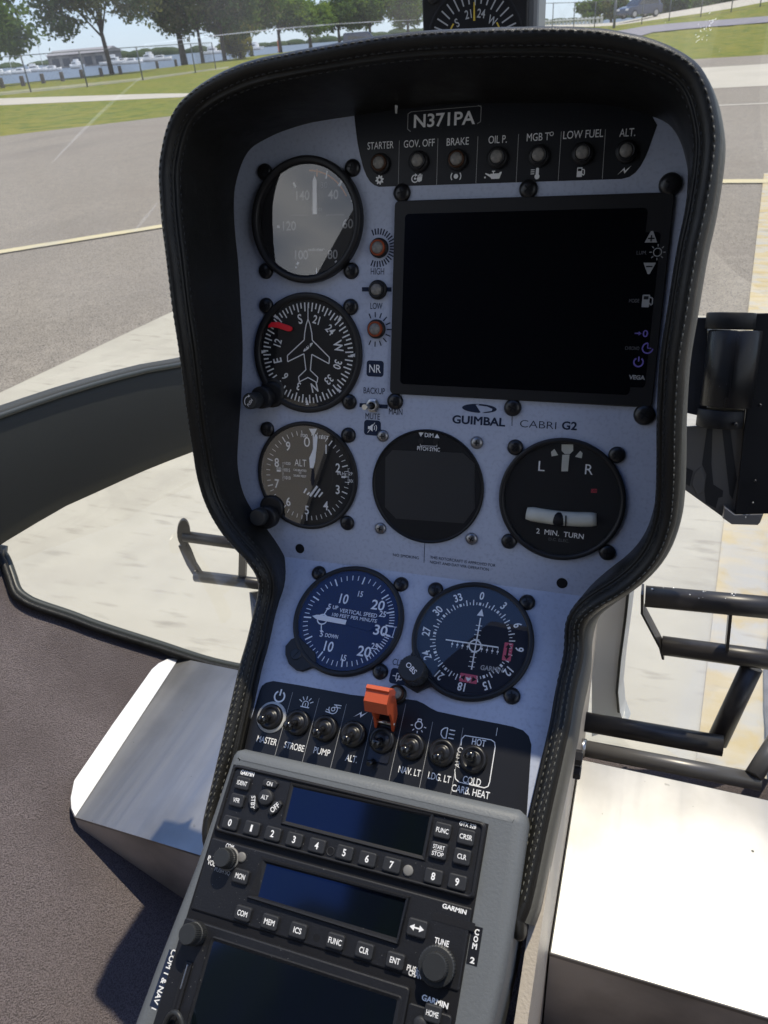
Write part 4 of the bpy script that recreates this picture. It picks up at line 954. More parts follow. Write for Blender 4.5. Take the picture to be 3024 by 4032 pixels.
c = P('U', r5, 1197, 729); mb.flat(rrect(c[0] - 6.1, c[1] - 5.3, c[0] + 6.1, c[1] + 5.3, 2), .15)
c2 = P('U', r6, 1175, 175); mb.flat(rrect(c2[0] - 6.1, c2[1] - 5.2, c2[0] + 6.1, c2[1] + 5.2, 2.2), .15)
gx = P('U', r7, 618, 200); mb.text('GUIMBAL', gx, 5.0, 35.0, bold=.045, z=.15)
mb.text('CABRI', P('U', r7, 917, 219), 4.6, 22.8, bold=-.014, z=.15); mb.text('G2', P('U', r7, 1075, 225), 4.8, 9.3, bold=.04, z=.15)
a, b = P('U', r7, 789, 100), P('U', r7, 786, 226); mb.seg(a, b, .35, .15)
c = P('U', r7, 622, 138); el_ = [(c[0] + 11.4 * math.cos(k * math.pi / 20), c[1] + 2.9 * math.sin(k * math.pi / 20)) for k in range(40)]
mb.flat([el_[k] for k in range(10, 31)] + [(c[0] + 1, c[1] - 2.4), (c[0] - 2.5, c[1] + 2.2)], .15)
mb.flat([el_[k % 40] for k in range(-9, 11)] + [(c[0] - 1, c[1] + 2.0), (c[0] + 5, c[1] + 1.5), (c[0] + 8.6, c[1] + .2), (c[0] + 8.2, c[1] - 1.2), (c[0] + 4, c[1] - 2.0)], .15)
mb.text('NO SMOKING', P('U', r7, 253, 881), 2.1, 19.0, bold=0, z=.15)
mb.text('THIS ROTORCRAFT IS APPROVED FOR', P('U', r7, 537, 906), 2.0, 45.8, bold=0, z=.15, rot=-.3); mb.text('NIGHT AND DAY VFR OPERATION', P('U', r7, 520, 928), 2.0, 41.4, bold=0, z=.15, rot=-.3)
mb.seg(P('U', r7, 348, 812), P('U', r7, 344, 913), .35, .15)
mb.use('white_print'); mb.text('NR', c_ := P('U', r5, 1197, 729), 5.2, 8.3, bold=.012, z=.3)
mb.flat(rotpts([(-3.2, 1.0), (-1.8, 1.0), (.2, 2.6), (.2, -2.6), (-1.8, -1.0), (-3.2, -1.0)], c2), .3); mb.arc((c2[0] - .6, c2[1]), 2.3, .5, 55, 125, .3, 8); mb.arc((c2[0] - .6, c2[1]), 3.7, .5, 55, 125, .3, 8); mb.seg((c2[0] - 3.4, c2[1] - 3.6), (c2[0] + 1.8, c2[1] + 3.6), .4, .32)
mb.use('dial_black')
for q in ((1181, 2160), (2213, 2296)): mb.disc(on('U', *q), 3.6, .12, 20)
part(pn, 'panel_lettering', mb)
# lower plane: clutch marking and the dark switch strip
mb = MB().use('navy_print'); c = P('L', s1, 722, 694); mb.text('CLUTCH', (c[0] + 2.5, c[1]), 4.2, 16.5, bold=.004, z=.15)
c = P('L', s1, 712, 776); mb.flat(rrect(c[0] - 6.4, c[1] - 5.2, c[0] + 6.4, c[1] + 5.2, 2.2), .15)
mb.use('white_print'); mb.pl([(c[0] - 4.6, c[1]), (c[0] - 2, c[1])], .6, .3); mb.pl(rrect(c[0] - 2, c[1] - 2.0, c[0] + 2, c[1] + 2.0, .2, 1), .6, .3, True); mb.pl([(c[0] + 2, c[1]), (c[0] + 4.6, c[1])], .6, .3); mb.pl(rotpts([(-1.2, -3.4), (.6, .4), (-.6, -.4), (1.2, 3.4)], c), .6, .32)
partL(pn, 'clutch_marking', mb)
low = [s2(75, 425), s2(95, 350), s2(130, 245), s2(157, 152), s2(168, 128), s2(190, 112), s2(225, 104), s2(350, 124), s2(615, 173), s2(760, 190), s2(900, 196), s2(945, 202), s2(980, 217), s2(1015, 240), s2(1050, 257), s2(1200, 289), s2(1355, 318), s2(1430, 334), s2(1480, 352), s2(1508, 380), s2(1522, 425), s2(1518, 480)]
lowp = [tuple(on('L', *q)) for q in low] + [(139.6, -106), (-50.4, -106)]
partL(pn, 'switch_strip', MB().use('black_film').flat(lowp, .15))
SW = [-35.7 + 19.77 * i for i in range(8)]; SWY = -74.5
mb = MB().use('white_print')
for i, ytop in enumerate((-55.5, -56, -56.4, -49, -49, -57, -57)):
    x = SW[i] + 9.9; mb.use('grey_print').seg((x, ytop if i not in (3,) else -57), (x, -106), .26, .3); mb.use('white_print')
mb.seg((SW[7] + 11.2, -53), (SW[7] + 11.2, -58), .3, .3)
for s, x, y, w in (('MASTER', 194, 403, 15.4), ('STROBE', 331, 434, 15.0), ('PUMP', 470, 459, 12.0), ('ALT.', 618, 494, 8.4), ('NAV. LT', 910, 558, 15.0), ('LDG. LT', 1060, 589, 15.0), ('COLD', 1223, 606, 11.6), ('CARB. HEAT', 1216, 660, 24.6), ('HOT', 1258, 413, 9.0)):
    mb.text(s, P('L', s2, x, y), 4.0, w * .95, bold=.012)
mb.text('AUTO', P('L', s2, 1158, 488), 3.3, 12.4, rot=90, bold=-.005)
q = [P('L', s2, *v) for v in ((1168, 428), (1172, 395), (1188, 378), (1320, 400), (1337, 412), (1340, 436), (1312, 612), (1304, 634), (1285, 641), (1158, 612), (1140, 595), (1137, 548))]
mb.pl(q, .55, .3)
c = P('L', s2, 257, 182); mb.arc(c, 3.6, 1.15, 32, 328, .3, 30); mb.seg((c[0], c[1] + .6), (c[0], c[1] + 5), 1.15, .3)
c = P('L', s2, 387, 222); mb.pl(rotpts([(-1.9, -1.6), (-1.9, .8), (-1.2, 1.9), (0, 2.3), (1.2, 1.9), (1.9, .8), (1.9, -1.6)], c), .6, .3); mb.seg((c[0] - 3.2, c[1] - 1.8), (c[0] + 3.2, c[1] - 1.8), .7, .3)
for an in (-62, -32, 0, 32, 62): mb.tick((c[0], c[1] - .2), 3.3, 5.8, an, .55, .3)
mb.seg((c[0], c[1] - 1), (c[0], c[1] + .8), .5, .3)
c = P('L', s2, 526, 246); mb.arc(c, 3.0, .6, 20, 290, .3, 24); mb.arc(c, 1.2, .6, 0, 360, .3, 12); mb.pl(rotpts([(0, 3), (5.2, 3.2)], c), .6, .3); mb.pl(rotpts([(0, 1.4), (5, 1.6)], c), .5, .3); mb.pl(rotpts([(-5, -2.2), (-.5, -3)], c), .6, .3); mb.pl(rotpts([(-4.8, -.8), (-2, -1.2)], c), .5, .3)
mb.flat(rotpts(BOLT, P('L', s2, 664, 272), 1.15, -4), .3)
c = P('L', s2, 956, 326); mb.arc(c, 2.3, .7, 0, 360, .3, 20); mb.pl(rotpts([(-1.1, 2.2), (-1.1, 3.8), (1.1, 3.8), (1.1, 2.2)], c), .6, .3)
for an in (100, 140, 180, 220, 260): mb.tick(c, 3.7, 5.2, an, .6, .3)
c = P('L', s2, 1100, 368); mb.pl(rotpts([(-.4, 3.4), (-2.4, 3.0), (-4, 1.2), (-4, -1.2), (-2.4, -3.0), (-.4, -3.4)], c), .65, .3, True)
for k in range(3): mb.seg((c[0] + 1.0, c[1] + 2.5 - k * 2.5), (c[0] + 4.6, c[1] + 2.5 - k * 2.5), .6, .3)
partL(pn, 'switch_lettering', mb)

# ---------------------------------------------------------------- leather hood: profile swept along the keyhole-shaped rim
sil = [(1713, 117, 77), (1440, 150, 77), (1160, 200, 77), (987, 240, 75.5), (875, 283, 74), (791, 328, 73), (719, 384, 72), (676, 439, 72), (645, 518, 72), (625, 616, 72), (620, 688, 72), (625, 797, 72), (634, 894, 72), (647, 1000, 72), (670, 1199, 70), (696, 1362, 66), (719, 1543, 59), (739, 1687, 51), (758, 1800, 44), (772, 1880, 40.5), (798, 1970, 38), (830, 2042, 37), (874, 2111, 37), (917, 2162, 37.5), (968, 2209, 38.5), (1007, 2248, 39.5), (1022, 2285, 40)]
cr = [np.array([*on('U', x, y, d), d]) for x, y, d in sil]
cr[0][0] = PXC
for x, y in [(1020, 2318), (1002, 2386), (975, 2505), (947, 2600), (913, 2745), (877, 2900), (840, 3056), (810, 3179), (797, 3240), (794, 3285)]:
    p = on('L', x, y, 15); cr.append(L2U((p[0], p[1], 15)))
cr = [p - np.array([0, 0, 0]) for p in cr]
NH = 150
hp = np.array(smooth_path(cr, NH))
for _ in range(14):                               # ease the path round the notch
    q = hp.copy(); w_ = np.clip(1 - np.abs(np.arange(NH) - 107) / 16., 0, 1)[:, None] * .5
    q[1:-1] = (hp[:-2] + hp[2:]) / 2; hp = hp * (1 - w_) + q * w_
hp = list(hp)
mirror = lambda p: np.array([2 * PXC - p[0], p[1], p[2]])
path = [p for p in hp[::-1]] + [mirror(p) for p in hp[1:]]            # left foot, over the top, right foot
nU = np.array([0, 0, 1.]); nL = TL @ nU; NP = len(path)
upv = []; outv = []; dep = []
for i, p in enumerate(path):
    f = sstep(np.array((-215 - p[1]) / 45.)); n = nU * (1 - f) + nL * f; n /= np.linalg.norm(n)
    tn = path[min(i + 1, NP - 1)] - path[max(i - 1, 0)]; tn /= np.linalg.norm(tn)
    o = np.cross(n, tn); o /= np.linalg.norm(o)
    upv.append(n); outv.append(o)
    dL = float((TL.T @ (p - OL))[2]); dU = p[2]
    dep.append(dU if p[1] > -215 else dL if p[1] < -262 else min(dU, dL) + (max(dU, dL) - min(dU, dL)) * .5)
dep = np.convolve(np.pad(dep, 6, 'edge'), np.ones(13) / 13, 'valid')
sgn = 1 if outv[NH][1] > 0 else -1
outv = [o * sgn for o in outv]
upv = [u if (u @ (nU + nL)) > 0 else -u for u in upv]
outv = [np.mean(outv[max(0, i - 4):i + 5], 0) for i in range(NP)]; outv = [o - u * (o @ u) for o, u in zip(outv, upv)]; outv = [o / np.linalg.norm(o) for o in outv]
PROF = [(-9.6, 'base'), (-9.8, 'mid'), (-10.2, -16), (-10.0, -11), (-9.6, -8.5), (-9.0, -7.0), (-8.3, -6.1), (-7.7, -6.9), (-7.0, -5.0), (-6.0, -2.8), (-4.6, -1.0), (-3.0, -.2), (-1.4, -.3), (-.2, -1.2), (.7, -2.4), (1.4, -3.4), (2.2, -6), (2.8, -10), (3.0, -16)]
def hpt(i, off, hgt):
    d = dep[i]
    if hgt in ('base', 'mid'):
        off -= 3.5 * max(0., outv[i][1]); h = -d - 4.0 if hgt == 'base' else -d * .55
    else: h = hgt
    if off < -8.9: h = max(h, -d - 4.0)
    return path[i] + outv[i] * off + upv[i] * h
hood = thing('panel_hood', 'black stitched leather hood running in a keyhole shape round the instrument panel', 'hood', 'U', (PXC, 0, 40))
rng2 = np.random.default_rng(4)
wob = np.convolve(np.pad(rng2.normal(size=NP), 4, 'wrap'), np.ones(9) / 9, 'valid') * .35
rings = [[tuple(hpt(i, o + (wob[i] if o > -9 else 0), (h if isinstance(h, str) else h + (wob[i] * .6 if h > -12 else 0)))) for o, h in PROF] for i in range(NP)]
mb = MB().use('leather').loft(rings, False, smooth=True)
mb.loft([[tuple(hpt(i, o, h)) for o, h in ((3.0, -16), (3.2, -24))] for i in range(NP)], False)
for i in (0, NP - 1):                             # rounded padded feet
    c = hpt(i, -3.5, -6); dirn = path[0] - path[1]; dirn /= np.linalg.norm(dirn); rr_ = []
    for k in range(6):
        s_ = math.cos(k * math.pi / 10); e_ = math.sin(k * math.pi / 10) * 11
        rr_.append([tuple(c + (np.array(hpt(i, o, h)) - c) * s_ + dirn * e_) for o, h in PROF[3:]])
    mb.loft(rr_, False)
cowl = part(hood, 'leather_cowl', mb)
mb = MB().use('thread')
def stitches(mb, off, hgt, i0, i1, sp=4.3, ln=2.7, th=.42):
    S = [np.array(hpt(i, off, hgt)) + upv[i] * .15 for i in range(i0, i1)]
    L_ = np.concatenate([[0], np.cumsum([np.linalg.norm(b - a) for a, b in zip(S[:-1], S[1:])])]); Sx = np.array(S)
    for s in np.arange(1, L_[-1] - 3, sp):
        a = np.array([np.interp(s, L_, Sx[:, k]) for k in range(3)]); b = np.array([np.interp(s + ln, L_, Sx[:, k]) for k in range(3)])
        ii = min(i0 + int(np.interp(s, L_, np.arange(len(S)))), NP - 1); m = (a + b) / 2 + upv[ii] * .35
        mb.tube([tuple(a - upv[ii] * .3), tuple(m), tuple(b - upv[ii] * .3)], th, 5, True)
stitches(mb, -1.2, -.35, 2, NP - 2, th=.34)
stitches(mb, -6.4, -3.6, 2, 46, th=.34); stitches(mb, -6.4, -3.6, NP - 46, NP - 2, th=.34)
stitches(mb, -3.6, -.4, 2, 46, th=.3); stitches(mb, -3.6, -.4, NP - 46, NP - 2, th=.3)
part(cowl, 'light_stitching', mb)
mb = MB().use('thread_dark'); stitches(mb, -9.7, -9.5, 30, NP - 30, 4.6, 2.4, .4); stitches(mb, -6.6, -4.2, 46, NP - 46, 4.3, 2.6, .35)
part(cowl, 'dark_stitching', mb)
mb = MB().use('leather_sunlit'); BK = [(2.4, -14), (4.2, -17), (5.6, -26), (6.4, -42), (6.8, -70), (6.4, -95)]
mb.loft([[tuple(path[i] + outv[i] * o + upv[i] * (h * float(np.interp(dep[i], [15, 40, 60], [.5, .62, 1])))) for o, h in BK] for i in range(NP)], False)
part(hood, 'back_shell', mb)
q = on('U', 1560, 430, 14); part(hood, 'tag', MB().use('ring_white').prism([(q[0] - .9, q[1] + 2.4), (q[0] + .9, q[1] + 2.0), (q[0] + .5, q[1] - 2.4), (q[0] - .5, q[1] - 2.2)], 13.6, 14.2))
# ================================================================ GAUGES, LAMPS, SWITCHES, DISPLAY
def cross_screw(par, F, c, r=5.6, k='screw_black', z=0.):
    mb = MB().use(k); mb.lathe([(r * 1.0, z), (r * .98, z + r * .22), (r * .82, z + r * .42), (r * .5, z + r * .54), (r * .05, z + r * .58)], c, 24, cap1=True)
    zz = z + r * .60; mb.use('dial_black'); a = rad(random.uniform(0, 90))
    for q in (0, 90):
        d = (math.cos(a + rad(q)), math.sin(a + rad(q))); mb.seg((c[0] - d[0] * r * .42, c[1] - d[1] * r * .42), (c[0] + d[0] * r * .42, c[1] + d[1] * r * .42), r * .16, zz + (.02 if q else 0))
    ob = part(par, 'screw', mb); return ob
S_ = 31.45
def gauge(name, label, F, c, Ro, Ri, hb, dialk, screws, group=None, steel=False, cat='gauge', sr=5.4, gk='gauge_glass'):
    th = thing(name, label, cat, F, (c[0], c[1], 0), group)
    prof = [(Ro, 0), (Ro, hb * .75), (Ro - .5, hb * .93), (Ro - 1.2, hb), (Ri + 1.3, hb), (Ri + .6, hb * .9), (Ri, hb * .7), (Ri - .2, .55)]
    part(th, 'bezel', MB().use('bezel_black').lathe(prof, c, 80))
    for q in screws: cross_screw(th, F, (c[0] + q[0], c[1] + q[1]), sr, 'screw_steel' if steel else 'screw_black')
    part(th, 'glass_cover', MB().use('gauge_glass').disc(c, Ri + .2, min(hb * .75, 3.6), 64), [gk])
    return th, MB().use(dialk).disc(c, Ri + .1, .6, 72)
SQ4 = [(-S_, S_), (S_, S_), (S_, -S_), (-S_, -S_)]; SQ3 = SQ4[:3]
GG = 'round flight instruments on the panel'
# airspeed
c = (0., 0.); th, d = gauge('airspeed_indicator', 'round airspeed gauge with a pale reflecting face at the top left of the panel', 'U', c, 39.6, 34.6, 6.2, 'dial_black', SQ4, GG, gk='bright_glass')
d.use('grey_print')
for s, x, y, w in (('140', 896, 408, 9.5), ('40', 1076, 402, 7.2), ('120', 816, 588, 9.5), ('60', 1163, 575, 7.4), ('100', 888, 760, 9.6), ('80', 1073, 757, 7.1)): d.text(s, P('U', r3, x, y), 5.6, w, bold=.015, z=.75)
d.use('dim_print'); d.text('30', P('U', r3, 1022, 345), 3.6, 4.6, bold=-.01, z=.75); d.text('knots', P('U', r3, 978, 487), 2.8, 7.6, bold=-.01, z=.75)
d.text('calibration', P('U', r3, 870, 523), 1.4, 13, bold=-.01, z=.75); d.text('pneumatic', P('U', r3, 1090, 520), 1.4, 13, bold=-.01, z=.75)
d.use('grey_print'); d.text('winter', P('U', r3, 976, 728), 1.8, 12.2, bold=.06, z=.75, shear=.2)
d.use('white_print')
for p, q, w in (((1040, 262), (1034, 308), .9), ((1132, 312), (1110, 352), 1.7), ((1194, 432), (1184, 442), 1.2), ((1223, 570), (1206, 570), 1.7), ((1191, 706), (1179, 700), 1.2), ((1100, 812), (1089, 796), 1.7), ((977, 882), (977, 838), .7), ((870, 803), (862, 818), 1.5), ((858, 828), (853, 840), 1.0), ((744, 593), (758, 592), 1.5), ((840, 330), (855, 360), 1.5)): d.seg(P('U', r3, *p), P('U', r3, *q), w, .75)
d.use('amber_print').arc(c, 31.2, 1.0, 2, 62, .7, 30); d.seg(P('U', r3, 981, 252), P('U', r3, 980, 296), .9, .76)
part(th, 'dial', d)
t0, t1 = P('U', r3, 970, 292), P('U', r3, 971, 520)
part(th, 'needle', MB().use('needle_white').prism([(t0[0], t0[1]), (t0[0] + 1.3, t0[1] - 3), (t1[0] + 1.5, t1[1]), (t1[0] - 1.5, t1[1]), (t0[0] - 1.3, t0[1] - 3)], 1.4, 2.0))
# heading
c = (-.1, -85.9); th, d = gauge('heading_indicator', 'round heading gauge with a white aeroplane outline and a red marker below the airspeed gauge', 'U', c, 40.6, 36.2, 2.8, 'dial_black', SQ3, GG)
d.use('needle_white')
h0 = 193.5
for k in range(72):
    a = k * 5 - h0; lg = k % 2 == 0; d.tick(c, 28.2 if lg else 30.2, 34.0, a, .95, .75)
for k, s in enumerate(('N', '3', '6', 'E', '12', '15', 'S', '21', '24', 'W', '30', '33')):
    if s == '15': continue
    a = k * 30 - h0; rr = 23.6; d.text(s, (c[0] + rr * math.sin(rad(a)), c[1] + rr * math.cos(rad(a))), 6.2 if s in 'NESW' else 5.3, None, rot=-a, bold=.03, z=.75, sx=.80)
for a in (45, 90, 135, 180, 225, 270, 315):
    b = rad(a); ux, uy = math.sin(b), math.cos(b); d.flat([(c[0] + ux * 35.4 - uy * 1.2, c[1] + uy * 35.4 + ux * 1.2), (c[0] + ux * 35.4 + uy * 1.2, c[1] + uy * 35.4 - ux * 1.2), (c[0] + ux * 31.4, c[1] + uy * 31.4)], .78)
part(th, 'dial', d)
pl_ = [(655, 325), (640, 370), (628, 440), (624, 495), (487, 622), (489, 672), (622, 607), (638, 738), (578, 795), (584, 836), (655, 800), (728, 842), (735, 800), (674, 742), (686, 612), (826, 688), (830, 638), (690, 497), (686, 440), (672, 370)]
pp = [P('U', r5, *q) for q in pl_]
mb = MB().use('needle_white').pl(pp, .75, 1.3, True); mb.seg(P('U', r5, 655, 330), P('U', r5, 655, 200), .7, 1.3)
q = P('U', r5, 656, 553); mb.flat([(q[0] + 3.6 * math.cos(k * .314) * .95 + 1.2 * math.sin(k * .314), q[1] + 2.2 * math.sin(k * .314) + 2.2 * math.cos(k * .314)) for k in range(20)], 1.35)
mb.use('dial_black').text('M', (q[0] - .3, q[1] + .3), 3.4, 3.4, bold=.02, z=1.45)
part(th, 'aircraft_symbol', mb)
a, b = P('U', r5, 340, 372), P('U', r5, 515, 402)
mb = MB().use('red_plastic'); pts = [P('U', r5, *v) for v in ((345, 372), (368, 350), (420, 348), (510, 378), (532, 390), (536, 408), (522, 425), (495, 424), (420, 398), (370, 390), (340, 394))]
mb.prism(pts, 2.3, 3.3, .3); part(th, 'heading_marker', mb)
kx = P('U', r5, 345, 960); k2 = P('U', r5, 300, 968)
mb = MB().use('bezel_black').lathe([(9.2, 0), (9.2, 2.6), (7, 3)], (kx[0] + 2, kx[1] + 2), 30, cap1=True)
mb.lathe([(9.4, 0), (9.4, 1.5), (8, 2)], (c[0] - 27, c[1] - 27), 24, cap1=True)
mb.lathe([(7.8, 2), (7.8, 10), (7, 11)], (k2[0] + 1.5, k2[1] + 1), 28, cap1=True); part(th, 'knob_base', mb)
kc = on('U', 980, 1580, 22)
mb = MB().use('knob_black').lathe([(5.2, 8), (5.6, 12), (5.6, 21), (5.0, 22)], kc, 28, cap1=True); kn = part(th, 'setting_knob', mb)
mb = MB().use('white_print').text('PUSH', (kc[0] + .8, kc[1] - .9), 1.9, 5.6, rot=52, bold=.02, z=22.1); mb.arc((kc[0] + .6, kc[1] - .4), 3.9, .6, 235, 345, 22.1, 16); mb.flat(rotpts([(-.2, 1), (1.4, 0), (-.2, -1)], (kc[0] - .2, kc[1] + 3.6)), 22.1); part(kn, 'lettering', mb)
# altimeter
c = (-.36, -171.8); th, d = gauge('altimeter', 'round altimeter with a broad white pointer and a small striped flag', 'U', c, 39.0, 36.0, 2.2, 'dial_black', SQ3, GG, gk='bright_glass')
d.use('needle_white')
for k in range(50):
    a = k * 7.2
    if k == 0: continue
    d.tick(c, 29.4 if k % 5 else 28.6, 32.6 if k % 5 else 33.0, a, .45 if k % 5 else .85, .75)
for k in range(1, 10): a = k * 36; d.text(str(k), (c[0] + 25.2 * math.sin(rad(a)), c[1] + 25.2 * math.cos(rad(a))), 6.2, None, bold=.025, z=.75, sx=.84)
d.text('0', (c[0], c[1] + 24.5), 6.8, 4.6, bold=-.004, z=.75)
d.text('ALT', P('U', r6, 590, 460), 5.0, 9.2, bold=-.008, z=.75)
for s, x, y, h, w in (('CALIBRATED', 586, 521, 1.45, 10.2), ('TO', 587, 542, 1.35, 2), ('20,000 FEET', 586, 567, 1.45, 10.2), ('100', 621, 238, 2.3, 5.2), ('FEET', 782, 252, 2.3, 7.6), ('mb', 415, 503, 2.1, 3.6), ('1015', 482, 519, 2.4, 4.6), ('1010', 486, 582, 2.4, 4.6), ('1020', 486, 465, 1.9, 4.6), ('IN.Hg', 928, 547, 2.4, 7.0), ('299', 1006, 549, 2.3, 4.2), ('300', 1006, 608, 2.3, 4.2)):
    d.text(s, P('U', r6, x, y), h, w, bold=.01, z=.76)
for k in range(14): a = P('U', r6, 443, 458 + k * 11); d.seg(a, (a[0] + (1.6 if k % 5 == 0 else 1.0), a[1]), .25, .75); a = P('U', r6, 975, 505 + k * 10); d.seg(a, (a[0] + (1.6 if k % 5 == 0 else 1.0), a[1]), .25, .75)
for x, y, s in ((397, 523, 1), (925, 574, 1)): q = P('U', r6, x, y); d.flat([(q[0], q[1] + .7), (q[0] + 2.4, q[1] + .7), (q[0] + 3.9, q[1]), (q[0] + 2.4, q[1] - .7), (q[0], q[1] - .7)], .77)
for x0, y0, x1, y1, w in ((640, 668, 618, 706, 1.2), (665, 700, 645, 720, 1.2), (728, 650, 668, 732, 1.7), (750, 672, 705, 738, 1.4), (772, 700, 740, 738, 1.2)): d.seg(P('U', r6, x0, y0), P('U', r6, x1, y1), w, .76)
d.use('bezel_black').arc((c[0] + 1.5, c[1] + 1), 18.6, .35, 20, 170, .74, 30)
part(th, 'dial', d)
p_ = lambda *q: [P('U', r6, *v) for v in q]
mb = MB().use('needle_white').prism(p_((720, 222), (735, 248), (728, 330), (715, 448), (700, 502), (674, 500), (668, 420), (690, 370), (702, 330), (707, 250)), 1.5, 2.0)
part(th, 'long_pointer', mb)
part(th, 'triangle_pointer', MB().use('needle_white').prism(p_((662, 181), (727, 181), (703, 236), (700, 345), (695, 345), (693, 236)), 1.0, 1.3))
part(th, 'short_pointer', MB().use('dial_sky_tint').prism(p_((690, 500), (705, 500), (712, 600), (700, 650), (688, 645), (680, 600)), 1.5, 1.9))
k2 = P('U', r6, 330, 870); kc = on('U', 1011, 2039, 16)
part(th, 'knob_base', MB().use('bezel_black').lathe([(9.5, 0), (9.5, 3), (8, 4)], (c[0] - 27.5, c[1] - 26), 28, cap1=True).lathe([(8.4, 3), (8.4, 9), (7, 10)], (k2[0] + 2, k2[1] - 1.5), 28, cap1=True))
part(th, 'setting_knob', MB().use('knob_black').lathe([(6.0, 6), (6.4, 9), (6.4, 15), (5.6, 16)], kc, 28, cap1=True))
# attitude display
c = (89., -171.8); th, d = gauge('attitude_display', 'round black flight display with an unlit grey screen marked PITCH SYNC', 'U', c, 39.3, 37.6, 1.6, 'dial_black', [(x * 1.04, y * 1.04) for x, y in SQ4], GG, True, 'display', 4.2)
d.use('white_print'); d.text('DIM', P('U', r7, 371, 272), 2.7, 6.0, bold=.03, z=.75); d.text('PITCH SYNC', P('U', r7, 368, 341), 2.6, 15.8, bold=.03, z=.75)
q = P('U', r7, 330, 269); d.flat([(q[0] - 1.8, q[1] + 1.5), (q[0] + 1.8, q[1] + 1.5), (q[0], q[1] - 1.5)], .75); q = P('U', r7, 411, 275); d.flat([(q[0] - 1.8, q[1] - 1.5), (q[0] + 1.8, q[1] - 1.5), (q[0], q[1] + 1.5)], .75)
d.pl(p2 := [P('U', r7, *v) for v in ((327, 316), (327, 324), (410, 328), (410, 320))], .3, .75)
part(th, 'face', d)
sc = [P('U', r7, *v) for v in ((186, 347), (540, 362), (600, 415), (600, 640), (545, 714), (205, 690), (150, 632), (152, 385))]
part(th, 'screen', MB().use('screen_grey').prism(sc, .62, .9))
part(th, 'dim_button', MB().use('bezel_black').rbox(*P('U', r7, 318, 312), *P('U', r7, 342, 290), .6, .6, 1.3).rbox(*P('U', r7, 392, 316), *P('U', r7, 418, 292), .6, .6, 1.3))
# turn coordinator
c = (178.5, -171.8); th, d = gauge('turn_indicator', 'round turn indicator with L and R marks and a pale slip tube', 'U', c, 39.8, 36.6, 3.0, 'dial_black', SQ4, GG, sr=5.2)
d.use('needle_white'); d.text('L', P('U', r7, 936, 427), 6.4, 4.1, bold=.0, z=.75); d.text('R', P('U', r7, 1174, 444), 6.4, 4.8, bold=.0, z=.75); d.text('2  MIN.  TURN', P('U', r7, 1027, 766), 3.3, 30.2, bold=.02, z=.75, rot=-1)
d.use('dim_print').text('D.C. ELEC.', P('U', r7, 1022, 798), 1.9, 13.0, bold=0, z=.75)
d.use('cream_tube'); pz_ = lambda *q: [P('U', r7, *v) for v in q]
d.flat(pz_((1036, 318), (1094, 318), (1094, 350), (1078, 366), (1052, 366), (1036, 350)), .75); d.flat(pz_((1000, 341), (1019, 372), (986, 378), (983, 356)), .75); d.flat(pz_((1130, 350), (1141, 362), (1137, 388), (1103, 380)), .75)
part(th, 'dial', d)
part(th, 'needle', MB().use('cream_tube').prism(pz_((1040, 370), (1076, 368), (1068, 452), (1035, 452)), 1.0, 1.5))
part(th, 'warning_flag', MB().use('red_flag').prism(pz_((1185, 541), (1214, 542), (1212, 561), (1183, 560)), .65, .8).use('dial_black').text('OFF', P('U', r7, 1199, 551), 1.7, 3.1, bold=.02, z=.9))
tb_ = []; 
for k in range(15):
    f = k / 14; x = 862 + f * 350; sag = 10 * math.sin(math.pi * f); y = 664 + 32 * f + sag - 2; p = P('U', r7, x, y); tb_.append((p[0], p[1], 1.2))
mb = MB().use('cream_tube').tube(tb_, [4.0] + [4.75] * 13 + [4.0], 16); slip = part(th, 'slip_tube', mb)
q = P('U', r7, 1024, 690); part(slip, 'ball', MB().use('dial_black').ball((q[0], q[1], 2.3), 4.9, 18)); q0, q1 = P('U', r7, 1062, 666), P('U', r7, 1061, 735); part(slip, 'index_wire', MB().use('dial_black').tube([(q0[0], q0[1], 6.1), (q1[0], q1[1], 6.1)], .45, 6))
# vertical speed
c = (0., 0.); th, d = gauge('vertical_speed_indicator', 'round vertical speed gauge with a white pointer at zero on the lower panel left', 'L', c, 40.0, 36.2, 3.0, 'dial_sky_tint', [(-S_, S_), (S_, S_), (S_, -S_)], GG, gk='sky_tint_glass')
d.use('needle_white')
def vang(x, y): p = P('L', s1, x, y, .6); return math.degrees(math.atan2(p[0], p[1])) % 360
for sg, tk in ((1, ((190, 425), (234, 322), (345, 240), (499, 210), (648, 290), (699, 388), (704, 482))), (-1, ((190, 425), (176, 545), (230, 663), (367, 740), (538, 706), (634, 632), (688, 547)))):
    an = [vang(*q) for q in tk]; aa = [0.] + [((a - an[0]) % 360) if sg > 0 else -((an[0] - a) % 360) for a in an[1:]]
    for m in range(0, 31):
        if sg < 0 and m == 0: continue
        a = an[0] + float(np.interp(m, range(0, 31, 5), aa)); big = m % 5 == 0
        d.tick(c, 27.6 if big else 29.6, 33.2, a, 1.0 if big else .55, .75)
for s, x, y, h, w in (('10', 386, 316, 6.8, 6.4), ('15', 484, 287, 4.0, 3.6), ('20', 588, 353, 6.8, 9.6), ('25', 615, 406, 4.0, 4.8), ('30', 603, 503, 6.8, 9.8), ('25', 567, 597, 4.0, 4.8), ('20', 506, 628, 6.8, 9.6), ('15', 384, 666, 4.0, 3.6), ('10', 296, 598, 6.8, 6.6), ('5', 299, 361, 3.8, 2.2), ('UP', 335, 367, 2.6, 4), ('5', 253, 524, 3.8, 2.2), ('DOWN', 312, 536, 2.6, 9.6)):
    d.text(s, P('L', s1, x, y), h, w, bold=.025, z=.75)
